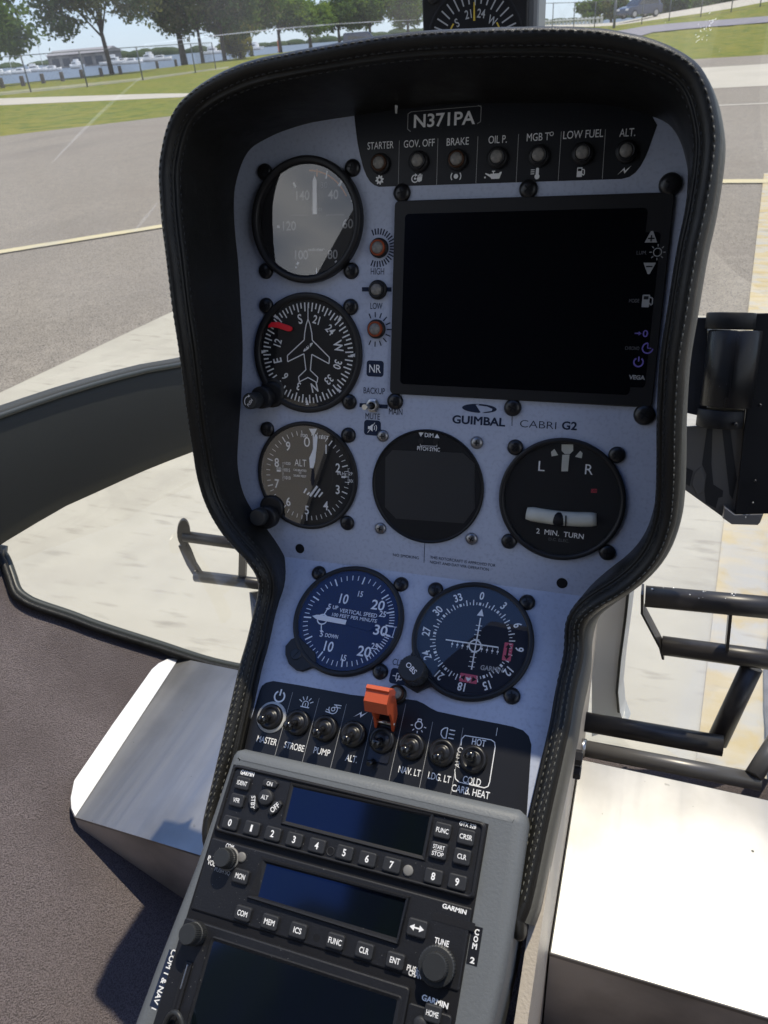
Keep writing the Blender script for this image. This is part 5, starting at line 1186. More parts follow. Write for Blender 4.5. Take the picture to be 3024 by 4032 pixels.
d.text('VERTICAL SPEED', P('L', s1, 470, 400), 2.8, 28, bold=.012, z=.75); d.text('100 FEET PER MINUTE', P('L', s1, 447, 428), 2.4, 33.4, bold=.012, z=.75)
d.arc(P('L', s1, 257, 437), 3.6, .9, 0, 360, .74, 20)
for p, q in (((268, 408), (286, 378)), ((251, 470), (251, 503))):
    a, b = P('L', s1, *p), P('L', s1, *q); d.seg(a, b, .8, .75); u = (b - a) / np.linalg.norm(b - a); v = np.array([-u[1], u[0]]); d.flat([tuple(b + u * 1.8), tuple(b + v * 1.3), tuple(b - v * 1.3)], .75)
d.pl([P('L', s1, *v) for v in ((650, 480), (703, 484), (686, 547), (636, 536))], .5, .75); d.seg(P('L', s1, 690, 484), P('L', s1, 672, 543), .5, .75)
part(th, 'dial', d)
a, b = P('L', s1, 400, 458), P('L', s1, 200, 420)
u = (b - a) / np.linalg.norm(b - a); v = np.array([-u[1], u[0]])
part(th, 'needle', MB().use('needle_white').prism([tuple(a + v * 1.7), tuple(a + u * 20 + v * 1.9), tuple(b - u * 3 + v * 1.4), tuple(b), tuple(b - u * 3 - v * 1.4), tuple(a + u * 20 - v * 1.9), tuple(a - v * 1.7)], 1.3, 1.9).use('dial_sky_tint').prism([tuple(a + v * 1.7), tuple(a - v * 1.7), tuple(a - u * 18 - v * 3.0), tuple(a - u * 21), tuple(a - u * 18 + v * 3.0)], 1.2, 1.8))
t_ = [P('L', s1, *q) for q in ((120, 540), (75, 560), (42, 600), (42, 650), (62, 705), (100, 738), (140, 748), (170, 738), (195, 725), (230, 735), (220, 640))]
mb = MB().use('bezel_black').prism(t_, 0, 2.6, .5); mb.use('screw_black'); q = P('L', s1, 107, 650); mb.lathe([(4, 2.6), (3.6, 3.2)], q, 20, cap1=True); mb.use('dial_black').seg((q[0] - 1.5, q[1] - 2.4), (q[0] + 1.5, q[1] + 2.4), .7, 3.3); part(th, 'corner_tab', mb)
# course deviation
c = (88.07, -.45); th, d = gauge('course_deviation_indicator', 'round navigation gauge with crossed white needles and pink flags on the lower panel right', 'L', c, 40.4, 36.8, 3.2, 'dial_sky_tint', [(-S_, S_), (S_, S_), (S_, -S_)], GG)
d.use('needle_white')
for k in range(72):
    a = k * 5 + 2.0
    if k % 6 == 0: d.tick(c, 24.6, 26.6, a, 1.5, .75)
    elif k % 2 == 0: d.tick(c, 24.2, 28.2, a, .7, .75)
    else: d.tick(c, 24.6, 26.4, a, .55, .75)
for k, s in enumerate(('0', '3', '6', '9', '12', '15', '18', '21', '24', '27', '30', '33')):
    a = k * 30 + 2; d.text(s, (c[0] + 31.5 * math.sin(rad(a)), c[1] + 31.5 * math.cos(rad(a))), 5.2, None, rot=-a, bold=.03, z=.75, sx=.80)
q = P('L', s1, 1198, 397); d.flat([(q[0] - 2.4, q[1] - 2.4), (q[0] + 2.2, q[1] - 2.4), (q[0] + .2, q[1] + 2.6)], .75)
d.arc(P('L', s1, 1163, 595), 3.9, .9, 0, 360, .75, 24)
for k in (-4, -3, -2, -1, 1, 2, 3, 4):
    o = P('L', s1, 1163, 595); x = o[0] + k * 3.5 + (-1.2 if k < 0 else 1.2); d.disc((x, o[1] - 1.3 - .05 * k), .75, .75, 8); d.seg((x, o[1] + 1.4), (x, o[1] - 3.4), .3, .75)
    y = o[1] + k * 3.2 + (-1.2 if k < 0 else 1.2); d.seg((o[0] - 2, y), (o[0] + 2.2, y), .45, .75)
d.use('grey_print').text('GARMIN', P('L', s1, 1262, 731), 3.0, 14.6, bold=.035, z=.75, rot=2)
d.use('pink_flag'); q = P('L', s1, 1356, 630); d.flat(rrect(q[0] - 2.8, q[1] - 6.0, q[0] + 2.8, q[1] + 6.0, .5), .75); q2 = P('L', s1, 1124, 788); d.flat(rrect(q2[0] - 5.8, q2[1] - 2.8, q2[0] + 5.8, q2[1] + 2.8, .5), .75)
d.use('dial_black'); d.seg((q[0], q[1] - 3), (q[0], q[1] + 3), 1.3, .85)
for sg in (1, -1): d.flat([(q[0] - 1.9, q[1] + sg * 2.6), (q[0] + 1.9, q[1] + sg * 2.6), (q[0], q[1] + sg * 5.2)], .85); d.flat([(q2[0] + sg * 2.4, q2[1] - 1.9), (q2[0] + sg * 2.4, q2[1] + 1.9), (q2[0] + sg * 5.2, q2[1])], .85)
d.use('needle_white').flat([(q2[0] - 2, q2[1] + .4), (q2[0] + 2, q2[1] + .4), (q2[0], q2[1] - 2.2)], .9)
part(th, 'dial', d)
part(th, 'vertical_needle', MB().use('needle_white').pl([P('L', s1, 1197, 432), P('L', s1, 1143, 738)], .85, 1.8))
part(th, 'horizontal_needle', MB().use('needle_white').pl([P('L', s1, 990, 560), P('L', s1, 1302, 606)], .9, 1.5))
kb = P('L', s1, 818, 800); kc = on('L', *s1(783, 725), 17)
tabp = [(c[0] - 36, c[1] - 10), (c[0] - 40, c[1] - 22), (kb[0] - 7, kb[1] + 4), (kb[0] - 7, kb[1] - 5), (kb[0] + 2, kb[1] - 8), (c[0] - 20, c[1] - 34)]
part(th, 'corner_tab', MB().use('bezel_black').prism(tabp, 0, 3, .5))
k0 = ((kb[0] * .4 + kc[0] * .6) + 1, (kb[1] * .4 + kc[1] * .6)); g = []
for zz, rr in ((3, 8.2), (7, 8.6), (16, 8.6), (17, 7.8)): g.append([(kc[0] + (rr + (.35 if k % 2 else 0)) * math.cos(k * math.pi / 30), kc[1] + (rr + (.35 if k % 2 else 0)) * math.sin(k * math.pi / 30), zz) for k in range(60)])
kn = part(th, 'course_knob', MB().use('knob_black').loft(g, True, False, True, False)); part(kn, 'lettering', MB().use('white_print').text('OBS', kc, 3.2, 8.6, rot=-38, bold=.02, z=17.1))
# ---------------------------------------------------------------- engine display
mf = (61.1, -110.2, 227.3, 10.6)
md = thing('engine_display', 'large rectangular engine display with an unlit black screen and touch symbols down its right side', 'display', 'U', ((mf[0] + mf[2]) / 2, -50, 0))
s0, s1_ = P('U', r4, 332, 492), on('U', 2478, 1548)
mb = MB().use('bezel_black').rbox(mf[0], mf[1], mf[2], mf[3], 3, 0, 2.4, .6); part(md, 'case', mb)
part(md, 'screen', MB().use('screen_black').rbox(s0[0], s1_[1] - 1, s1_[0], s0[1], 2.5, 2.3, 2.65))
sp0, sp1 = m7(560, -560), m7(735, 830)
part(md, 'button_strip', MB().use('screen_black').rbox(*on('U', *m7(545, 850)), *on('U', *m7(810, -370)), 2, 2.3, 2.55))
mb = MB().use('grey_print'); PM = lambda x, y: on('U', x, y, 2.7)
q = PM(2565, 933); mb.flat([(q[0] - 3.4, q[1] - 3), (q[0] + 3.4, q[1] - 3), (q[0] + .6, q[1] + 3.2), (q[0] - .6, q[1] + 3.2)], 2.7); q_ = q
q = PM(2556, 1056); mb.flat([(q[0] - 3.4, q[1] + 3), (q[0] + 3.4, q[1] + 3), (q[0] + .6, q[1] - 3.2), (q[0] - .6, q[1] - 3.2)], 2.7)
mb.use('dial_black'); mb.seg((q_[0] - 1.8, q_[1] - .8), (q_[0] + 1.8, q_[1] - .8), .8, 2.8); mb.seg((q_[0], q_[1] - 2.5), (q_[0], q_[1] + 1), .8, 2.85); mb.seg((q[0] - 1.8, q[1] + .9), (q[0] + 1.8, q[1] + .9), .8, 2.8)
mb.use('grey_print'); q = PM(2589, 993); mb.arc(q, 2.2, .5, 0, 360, 2.7, 20)
for k in range(8): mb.tick(q, 3.1, 4.4, k * 45, .5, 2.7)
q = PM(2546, 1185); fuel(mb, (q[0] + .2, q[1]), 1.35, 2.7)
mb.use('dim_print'); mb.text('LUM.', PM(2527, 995), 2.0, 5.6, bold=0, z=2.7); mb.text('MODE', PM(2497, 1184), 2.0, 5.6, bold=0, z=2.7); mb.text('CHRONO', PM(2489, 1371), 2.0, 8, bold=0, z=2.7)
mb.use('violet_print'); q = PM(2523, 1313); mb.seg((q[0] - 3.4, q[1]), (q[0] - .4, q[1]), .7, 2.7); mb.flat(rotpts([(0, 1.2), (1.6, 0), (0, -1.2)], (q[0] - 1.2, q[1])), 2.7); mb.text('0', (q[0] + 2.6, q[1]), 3.8, 3, bold=.02, z=2.7)
q = PM(2550, 1371); mb.arc(q, 2.9, .8, 95, 360, 2.7, 24); mb.seg(q, (q[0], q[1] + 2.8), .6, 2.7); mb.seg(q, (q[0] + 2, q[1]), .6, 2.7)
q = PM(2514, 1426); mb.arc(q, 2.6, .9, 35, 325, 2.7, 24); mb.seg((q[0], q[1] + .4), (q[0], q[1] + 3.2), .8, 2.7)
mb.use('grey_print').text('VEGA', PM(2508, 1486), 2.3, 9.2, bold=.06, z=2.7)
part(md, 'symbols', mb)
for q in ((1580, 758), (2079, 743), (2640, 724), (1553, 1581), (2017, 1606), (2537, 1634)): cross_screw(md, 'U', on('U', *q, 2), 5.6 if q[0] < 2500 else 6.4)
# ---------------------------------------------------------------- warning lamps
def lamp(F, px, label, ring, group):
    c = on(F, *px, 4.5); th = thing('warning_lamp', label, 'lamp', F, (c[0], c[1], 0), group)
    part(th, 'collar', MB().use('bezel_black').lathe([(6.2, 0), (6.2, 2.0), (5.6, 2.6), (4.9, 2.8)], c, 32))
    part(th, 'ring', MB().use(ring).lathe([(5.0, 2.5), (5.0, 4.3), (4.6, 4.7), (3.9, 4.7), (3.8, 3.8)], c, 32))
    part(th, 'lens', MB().use('lens_grey').lathe([(3.85, 3), (3.7, 4.6), (2.8, 5.3), (1.3, 5.6), (.1, 5.7)], c, 24, cap1=True)); return th
for (x, y), lb, rg in (((210, 265), 'STARTER', 'lamp_bronze'), ((378, 255), 'GOV. OFF', 'toggle_ring'), ((548, 248), 'BRAKE', 'lamp_bronze'), ((724, 238), 'OIL P.', 'toggle_ring'), ((906, 230), 'MGB T', 'toggle_ring'), ((1098, 220), 'LOW FUEL', 'toggle_ring'), ((1290, 212), 'ALT.', 'toggle_ring')):
    lamp('U', r4(x, y), 'small round unlit warning lamp under the word ' + lb, rg, 'warning lamps on the panel')
lamp('U', r3(1335, 715), 'round lamp in an orange ring above the word HIGH', 'lamp_orange', 'warning lamps on the panel')
lamp('U', r3(1328, 965), 'round lamp with a black collar between the words HIGH and LOW', 'toggle_ring', 'warning lamps on the panel')
lamp('U', r5(1192, 405), 'round lamp in an orange ring below the word LOW', 'lamp_orange', 'warning lamps on the panel')
c = P('L', s1, 690, 868); lamp('L', s1(692, 872), 'round lamp in a bronze ring half hidden behind the orange switch guard', 'lamp_bronze', 'warning lamps on the panel')
# ---------------------------------------------------------------- toggle switches
def toggle(F, x, y, ball, label, ring='toggle_ring', white=False, group='toggle switches on the dark strip'):
    th = thing('toggle_switch', label, 'switch', F, (x, y, 0), group)
    if white: part(th, 'white_ring', MB().use('ring_white').lathe([(10.4, .16), (10.4, .9), (7, .9)], (x, y), 40))
    g = []
    for r_, z in ((8.5, .2), (8.5, 2.2), (7.4, 3.4), (6.0, 3.6), (5.4, 2.6), (4.6, 2.4), (3.6, 4.2), (2.2, 4.6)): g.append((r_, z))
    part(th, 'nut', MB().use(ring).lathe(g, (x, y), 40, cap1=True))
    b = np.array(ball); a = np.array([x, y, 3.]); dr = (b - a); L = np.linalg.norm(dr); dr /= L
    part(th, 'lever', MB().use('toggle_black').tube([tuple(a), tuple(a + dr * L * .55), tuple(b)], [1.7, 2.0, 2.5], 16).ball(tuple(b), 3.5, 20)); return th
SB = [(170, 297), (300, 327), (443, 362), (592, 396), (740, 416), (886, 451), (1050, 487), (1215, 478)]
names = ['MASTER and ringed in white', 'STROBE', 'PUMP', 'ALT.', None, 'NAV. LT', 'LDG. LT', 'CARB. HEAT']
for i in range(8):
    p = on_x('L', *s2(*SB[i]), SW[i]); 
    z = min(max(p[2], 8), 20)
    lab = ('black toggle switch on the dark strip labelled ' + names[i]) if names[i] else 'black toggle switch under the raised orange guard'
    toggle('L', SW[i], SWY, (SW[i], p[1], p[2]), lab, white=(i == 0))
x, y = P('U', r5, 1182, 1030)
th = thing('toggle_switch', 'bright steel toggle switch between the words BACKUP and MUTE', 'switch', 'U', (x, y, 0), None)
part(th, 'nut', MB().use('steel').lathe([(5.0, 0), (5.0, 1.6), (3.6, 2.0)], (x, y), 6, cap1=True, smooth=False).lathe([(3.4, 2), (3.4, 3.6), (2.6, 3.8), (2.4, 3.2)], (x, y), 24).use('dial_black').disc((x, y), 2.5, 3.3, 20))
e = P('U', r5, 1112, 1048); b = on_x('U', *r5(1115, 1046), x); b = np.array([x - 1.2, b[1], min(max(b[2], 8), 14)])
part(th, 'lever', MB().use('steel').tube([(x, y, 3), tuple(np.array([x, y, 3]) * .5 + b * .5), tuple(b)], [1.2, 1.35, 1.9], 14))
# raised orange guard over the clutch switch
gx_ = SW[4]; gd = thing('switch_guard', 'orange flip-up guard raised over the clutch switch', 'switch guard', 'L', (gx_, -62, 0))
def gp(px, z): q = on('L', *s2(*px), z); return (float(q[0]), float(q[1]), z)
w = 6.6; prof_out = [(-68, 2), (-57, 2), (-50, 13), (-47.5, 24), (-49, 32), (-56, 33.5), (-62, 26), (-60.5, 18), (-63, 10)]
Xg = Matrix(((0, 0, 1, 0), (1, 0, 0, 0), (0, 1, 0, 0), (0, 0, 0, 1)))
for nm, xa, xb in (('side_cheek', gx_ - w, gx_ - w + 1.6), ('side_cheek', gx_ + w - 1.6, gx_ + w)):
    part(gd, nm, MB().use('guard_orange').prism(prof_out, xa, xb, 0, Xg))
part(gd, 'cap', MB().use('guard_orange').prism([(-46.8, 21), (-46.2, 27), (-48.5, 33.2), (-51, 34.6), (-58, 34.4), (-63, 27.5), (-62.4, 24.5), (-57, 29), (-50.5, 28), (-49.5, 21)], gx_ - w - .9, gx_ + w + .9, 0, Xg).prism([(-49.2, 33.2), (-48.0, 35.4), (-50.4, 36.2), (-51.4, 34.4)], gx_ - w - .9, gx_ + w + .9, 0, Xg))
part(gd, 'hinge_pin', MB().use('steel').tube([(gx_ - w - .4, -64, 5), (gx_ + w + .4, -64, 5)], 1.1, 12))
part(gd, 'base_plate', MB().use('steel_dark').rbox(gx_ - 7, -88, gx_ + 7, -58, 1.2, .18, 1.2).tube([(gx_ - 2.5, -88, 1.5), (gx_ - 4, -91, 6)], 1.7, 10))
# ================================================================ RADIO CONSOLE (R plane), COMPASS, MOUNT
hs = thing('radio_console', 'grey moulded console housing that holds the stacked radios below the switches', 'console', 'R', (8, -60, 0))
hl = [(-84.5, 5.5), (-87, -60), (-92.5, -115), (-98, -190), (-104, -280)]; hr_ = [(101, 2), (101.5, -43), (100.5, -72), (97, -105), (94, -190), (92, -280)]
outline = [(-79, 10.2), (-82.8, 8.6), (-84.5, 5.0)] + hl[1:] + hr_[::-1][:-1] + [(101.2, 4), (99.6, 8.6), (95.5, 11.0)]
lv = []
for dz, ins in ((-70, -1.2), (-12, 0), (-6.5, .0), (-3.0, .9), (-.9, 2.6), (.3, 4.8), (.8, 8.0)):
    q = offset_poly(outline, -ins) if ins else outline
    lv.append([(x, y, dz) for x, y in q])
opening = [(-81.5, 1.5), (-88, -290), (83.5, -290), (82, 1.5)]
mb = MB().use('housing_grey').loft(lv, True, False, True, True); part(hs, 'housing', mb)
mb = MB().use('console_paint'); mb.loft([[(92, y, -6), (97, y, -26), (93, y, -80)] for y in (-74, -110, -200, -300)], False); part(hs, 'side_panel', mb)
mb = MB().use('black_film'); q = P('R', s4, 1617, 585); mb.flat(rrect(q[0] - 2.9, q[1] - 9.0, q[0] + 2.9, q[1] + 9.0, .3), .95, Matrix.Identity(4))
st = part(hs, 'placard', mb); mb = MB().use('white_print')
for k, ch in enumerate('COM 2'):
    if ch != ' ': mb.text(ch, (q[0] + .1, q[1] + 6.4 - k * 3.3), 2.6, 2.4, bold=.05, z=1.05)
part(st, 'lettering', mb)
q0, q1 = on('R', 690, 3745), on('R', 612, 3968); u = (q1 - q0) / np.linalg.norm(q1 - q0); v = np.array([-u[1], u[0]])
mb = MB().use('navy_print').flat([tuple(q0 + v * 3.4), tuple(q0 - v * 3.4), tuple(q1 - v * 3.4), tuple(q1 + v * 3.4)], .95); st = part(hs, 'placard', mb)
an = math.degrees(math.atan2(u[1], u[0])); m = (q0 + q1) / 2
part(st, 'lettering', MB().use('white_print').text('COM 1 & NAV 1', tuple(m - v * .2), 2.9, 30, rot=an, bold=.04, z=1.05))

def radio(name, label, quad, zt, cat='radio'):
    o = np.mean(quad, 0); return thing(name, label, cat, 'R', (o[0], o[1], 0))
def button(th, c, w, h, txt, th_h, z0, ang=0., wt=None, shape=None, k='button_rubber', bold=.02, r=1.3):
    X = Matrix.Translation((c[0], c[1], 0)) @ Matrix.Rotation(rad(ang), 4, 'Z')
    if shape is None: mb = MB().use(k).prism(rrect(-w / 2, -h / 2, w / 2, h / 2, r), z0 - .2, z0 + 2.4, .75, X)
    elif shape == 'round': mb = MB().use(k).lathe([(w / 2, z0 - .2), (w / 2, z0 + 1.6), (w / 2 - .5, z0 + 2.2), (w / 2 - 1.1, z0 + 2.5), (.1, z0 + 2.7)], c, 30, cap1=True)
    else: mb = MB().use(k).prism(shape, z0 - .2, z0 + 2.3, .7)
    b = part(th, 'button', mb)
    mb = MB().use('dial_black'); 
    if shape is None: mb.prism(rrect(-w / 2 - .55, -h / 2 - .55, w / 2 + .55, h / 2 + .55, r + .4), z0 - .2, z0 + .12, 0, X)
    if txt:
        mt = MB().use('white_print'); L_ = txt.split('/'); zz = z0 + (2.75 if shape == 'round' else 2.46 if shape is None else 2.36)
        for i, s in enumerate(L_):
            cc = (c[0], c[1] + (0 if len(L_) == 1 else (1.75 - 3.5 * i))); mt.text(s, cc, th_h * .84, wt * .86 if wt else None, rot=ang if shape is None else 0, bold=bold, z=zz)
        if len(L_) > 1: mt.seg((c[0] - 2.6, c[1]), (c[0] + 2.6, c[1]), .25, zz)
        part(b, 'lettering', mt)
    return b
q3 = lambda x, y, z=0: on('R', *s3(x, y), z); q4 = lambda x, y, z=0: on('R', *s4(x, y), z)
part(hs, 'radio_gap_shade', MB().use('dial_black').flat([(-80.2, -.5), (80.6, -.5), (80.2, -95), (79.0, -262), (-82, -262), (-81, -95)], 1.15))  # black sheet painting the shade between the stacked units
# transponder
Z1 = 3.0; x0, x1, yt, yb = -79.3, 79.8, -.2, -39.6
th = thing('transponder', 'black transponder radio with numbered keys and an unlit display tinted like the mirrored sky', 'radio', 'R', (0, -20, 0), 'stacked radios')
mb = MB().use('radio_black'); mb.rbox(x0, yb, x1, yt, 3, -8, Z1, .7)
mb.use('bezel_black'); o_ = rrect(x0 + .4, yb + .4, x1 - .4, yt - .4, 3, 6); i_ = rrect(x0 + 2.2, yb + 2.2, x1 - 2.2, yt - 2.2, 2, 6); mid = rrect(x0 + 1.3, yb + 1.3, x1 - 1.3, yt - 1.3, 2.5, 6)
mb.loft([[(x, y, Z1 - .5) for x, y in o_], [(x, y, Z1 + 1.0) for x, y in o_], [(x, y, Z1 + 1.5) for x, y in mid], [(x, y, Z1 + .9) for x, y in i_], [(x, y, Z1 - .1) for x, y in i_]], True, smooth=True); part(th, 'case', mb)
dq = [q3(556, 196, Z1), q3(1312, 362, Z1), q3(1268, 592, Z1), q3(508, 398, Z1)]
mb = MB().use('bezel_black'); o_ = [tuple(p) for p in dq]
mb.loft([[(x, y, Z1) for x, y in offset_poly(o_[::-1], 1.6)], [(x, y, Z1 + 1.1) for x, y in offset_poly(o_[::-1], .8)], [(x, y, Z1 + .9) for x, y in o_[::-1]], [(x, y, Z1 + .15) for x, y in offset_poly(o_[::-1], -1.0)]], True, smooth=False)
fr_ = part(th, 'display_frame', mb)
part(th, 'display', MB().use('lcd_sky_tint').flat(offset_poly(o_[::-1], -.8), Z1 + .2))
for s, x, y in (('0', 216, 400), ('1', 333, 430), ('2', 447, 460), ('3', 565, 492), ('4', 688, 525), ('5', 838, 563), ('6', 962, 597), ('7', 1095, 630), ('8', 1322, 692), ('9', 1452, 723)): button(th, q3(x, y, Z1 + 2), 10.0, 7.6, s, 4.2, Z1, wt=None if s != '1' else 1.5, bold=.035)
for s, x, y, w, h, tw in (('IDENT', 283, 185, 9.4, 7.4, 7.8), ('VFR', 252, 278, 9.2, 7.4, 5.2), ('FUNC', 1372, 443, 9.4, 8.2, 8.2), ('CRSR', 1500, 478, 9.4, 8.2, 8.2), ('START/STOP', 1350, 552, 9.6, 8.6, 7.6), ('CLR', 1478, 585, 9.4, 8.2, 5.8)): button(th, q3(x, y, Z1 + 2), w, h, s, 2.9 if '/' not in s else 2.4, Z1, wt=tw)
def qs(*pts): return [q3(x, y, Z1 + 1.5) for x, y in pts]
c = q3(432, 188, Z1 + 2); button(th, c, 9, 6, 'ON', 2.7, Z1, shape=[tuple(p) for p in qs((395, 172), (412, 160), (462, 170), (478, 188), (462, 212), (425, 208), (392, 198))], wt=4.4)
button(th, q3(406, 262, Z1 + 2), 9.6, 9, 'ALT', 2.8, Z1, shape='round', wt=5.2)
c = q3(342, 290, Z1 + 2); b = button(th, c, 6, 10, None, 2, Z1, shape=[tuple(p) for p in qs((322, 250), (352, 246), (358, 285), (370, 318), (348, 338), (326, 320), (316, 282))]); part(b, 'lettering', MB().use('white_print').text('STBY', c, 2.5, 7.4, rot=-75, bold=.02, z=Z1 + 2.4))
c = q3(460, 318, Z1 + 2); b = button(th, c, 6, 10, None, 2, Z1, shape=[tuple(p) for p in qs((455, 285), (490, 280), (500, 300), (470, 345), (435, 362), (422, 340), (440, 312))]); part(b, 'lettering', MB().use('white_print').text('OFF', c, 2.9, 6.0, rot=52, bold=.02, z=Z1 + 2.4))
mb = MB().use('white_print').text('GARMIN', q3(311, 131, Z1), 2.5, 9.4, bold=.06, z=Z1 + .1, shear=.12, rot=1); mb.text('GTX 328', q3(1510, 413, Z1), 2.2, 9.4, bold=.03, z=Z1 + .1); part(th, 'lettering', mb)
c = q3(762, 556, Z1); part(th, 'lock_hole', MB().use('dial_black').disc(c, 1.9, Z1 + .08, 20).use('button_rubber').lathe([(2.5, Z1), (2.3, Z1 + .5), (1.9, Z1 + .1)], c, 20)); c = q3(1185, 661, Z1); part(th, 'light_sensor', MB().use('sensor').lathe([(2.9, Z1), (2.9, Z1 + .6), (2.2, Z1 + .9), (.1, Z1 + 1)], c, 24, cap1=True))
# com radio
Z2 = 2.2; X0, X1, Yt, Yb = -79.5, 79.5, -43.2, -82.3
th = thing('com_radio', 'black radio with a MON key and a large TUNE knob at its right', 'radio', 'R', (0, -62, 0), 'stacked radios')
part(th, 'case', MB().use('radio_black').rbox(X0, Yb, X1, Yt, 1.2, -9, Z2, .9))
dq = [q4(462, 102, Z2), q4(1268, 318, Z2), q4(1204, 584, Z2), q4(378, 326, Z2)]; in_ = [q4(486, 140, Z2), q4(1240, 336, Z2), q4(1196, 545, Z2), q4(440, 318, Z2)]
mb = MB().use('radio_black'); O = [tuple(p) for p in dq][::-1]; I = [tuple(p) for p in in_][::-1]
mb.loft([[(x, y, Z2) for x, y in O], [(x, y, Z2 + 2.2) for x, y in offset_poly(O, -.7)], [(x, y, Z2 + 2.0) for x, y in offset_poly(O, -1.6)], [(x, y, Z2 + .15) for x, y in I]], True, smooth=False); part(th, 'display_frame', mb)
part(th, 'display', MB().use('lcd_sky_tint').flat([(x, y) for x, y in offset_poly(I, .4)], Z2 + .22))
for s, x, y, tw in (('MON', 341, 208, 7.2), ('COM', 353, 410, 7.2), ('MEM', 500, 457, 7.4), ('ICS', 653, 503, 5.4), ('FUNC', 857, 562, 8.8), ('CLR', 1015, 612, 6.2), ('ENT', 1183, 667, 6.4)): button(th, q4(x, y, Z2 + 2), 9.8, 7.6, s, 3.2, Z2, wt=tw, bold=.025)
b = button(th, q4(1302, 490, Z2 + 2), 10.6, 8.6, None, 3, Z2); c = q4(1302, 490, Z2 + 2); mt = MB().use('white_print').seg((c[0] - 2.6, c[1]), (c[0] + 2.6, c[1]), .8, Z2 + 2.5)
for s in (1, -1): mt.flat([(c[0] + s * 1.4, c[1] - 1.6), (c[0] + s * 1.4, c[1] + 1.6), (c[0] + s * 4.0, c[1])], Z2 + 2.52)
part(b, 'lettering', mt)
mb = MB().use('white_print')
for s, x, y, h, w in (('COM', 283, 45, 2.4, 5.2), ('VOL', 184, 135, 2.6, 5.0), ('P', 172, 108, 2.4, 1.7), ('GARMIN', 1506, 386, 2.1, 13.2), ('TUNE', 1437, 566, 2.7, 7.8), ('PUSH', 1283, 714, 2.6, 7.0), ('CHAN', 1292, 741, 2.6, 7.0)): mb.text(s, q4(x, y, Z2), h, w, bold=.03 if s != 'GARMIN' else .05, z=Z2 + .08, rot=-1)
mb.use('grey_print').text('PUSH SQ', q4(243, 180, Z2), 2.1, 10.2, bold=.0, z=Z2 + .08, rot=-1); part(th, 'lettering', mb)
c0, c1 = q4(1393, 395, Z2), q4(1558, 494, Z2); part(th, 'recess', MB().use('bezel_black').rbox(c0[0], c1[1], c0[0] + 23, c0[1] - .5, .5, Z2, Z2 + .15))
def knob(th, name, base, tip, r0, r1, z0, h, white=False):
    g = []
    n = 72
    for zz, rr, kn in ((z0, r0, 1), (z0 + h * .42, r0, 1), (z0 + h * .46, r0 - .7, 0), (z0 + h * .47, r1, 1), (z0 + h * .93, r1 * .97, 1), (z0 + h, r1 * .9, 0)): g.append([(tip[0] + (rr + (.28 if kn and k % 2 else 0)) * math.cos(2 * math.pi * k / n), tip[1] + (rr + (.28 if kn and k % 2 else 0)) * math.sin(2 * math.pi * k / n), zz) for k in range(n)])
    ob = part(th, name, MB().use('knob_black').loft(g, True, False, True, False))
    if white: part(ob, 'skirt_ring', MB().use('sensor').lathe([(r0 + .9, z0), (r0 + .9, z0 + .8), (r0, z0 + 1)], tip, 40))
    return ob
c = q4(262, 110, Z2 + 4); knob(th, 'volume_knob', c, c, 5.6, 5.2, Z2, 10.5, True)
c = q4(1405, 698, Z2 + 6); knob(th, 'tune_knob', c, c, 9.4, 6.6, Z2, 11.5)
c = q4(348, 104, Z2); part(th, 'light_sensor', MB().use('sensor').lathe([(2.8, Z2), (2.8, Z2 + .6), (2.1, Z2 + .9), (.1, Z2 + 1)], c, 24, cap1=True)); c = q4(755, 543, Z2); part(th, 'lock_hole', MB().use('dial_black').disc(c, 2.0, Z2 + .08, 20))
# gps navigator
Z3 = 4.0; th = thing('gps_navigator', 'large black navigator with unlit screen and HOME key at the bottom edge', 'radio', 'R', (0, -130, 0), 'stacked radios')
part(th, 'case', MB().use('radio_black').rbox(-80.5, -260, 55, -86.6, 2, -9, Z3, 1.0).rbox(55, -260, 78.5, -93, 2, -9, Z3 - 1.2, .8))
o_ = [tuple(q4(*p, Z3)) for p in ((205, 545), (1250, 830))]
S0 = q4(192, 548, Z3); S1 = q4(1240, 842, Z3)
fr_ = rrect(S0[0] - 1.4, -255, 52, S0[1] + 1.4, 2); fi = rrect(S0[0] + .8, -252, 49.5, S0[1] - .8, 1)
part(th, 'display_frame', MB().use('radio_black').loft([[(x, y, Z3) for x, y in fr_], [(x, y, Z3 + .7) for x, y in offset_poly(fr_, -.7)], [(x, y, Z3 + .05) for x, y in fi]], True, smooth=False))
part(th, 'display', MB().use('lcd_sky_tint').flat(fi, Z3 + .12))
c = q4(72, 522, Z3 + 8); knob(th, 'volume_knob', c, c, 5.8, 5.4, Z3, 13)
a, b = q4(60, 670, Z3), q4(5, 830, Z3); part(th, 'card_door', MB().use('bezel_black').prism([(a[0] - 1.2, a[1]), (a[0] + 3.0, a[1]), (a[0] + 3, -150), (a[0] - 1.2, -150)], Z3, Z3 + 1.6, .5)); part(th, 'card_slot', MB().use('dial_black').rbox(a[0] + .2, -146, a[0] + 1.4, a[1] - 2, .3, Z3 + 1.5, Z3 + 1.65).use('steel').rbox(a[0] + .3, -120, a[0] + 1.3, -108, .4, Z3 + 1.6, Z3 + 2.2, .3))
button(th, q4(1388, 955, Z3), 8.8, 8.0, 'HOME', 2.9, Z3 - 1.2, wt=7.4); button(th, q4(1318, 1012, Z3), 7, 7, None, 2, Z3 - 1.2, shape='round')
part(th, 'lettering', MB().use('white_print').text('GARMIN', q4(1400, 890, Z3 - 1), 2.5, 14, bold=.05, z=Z3 - 1.1, rot=-2))
a = q4(-30, 1010, Z3); hp_ = []
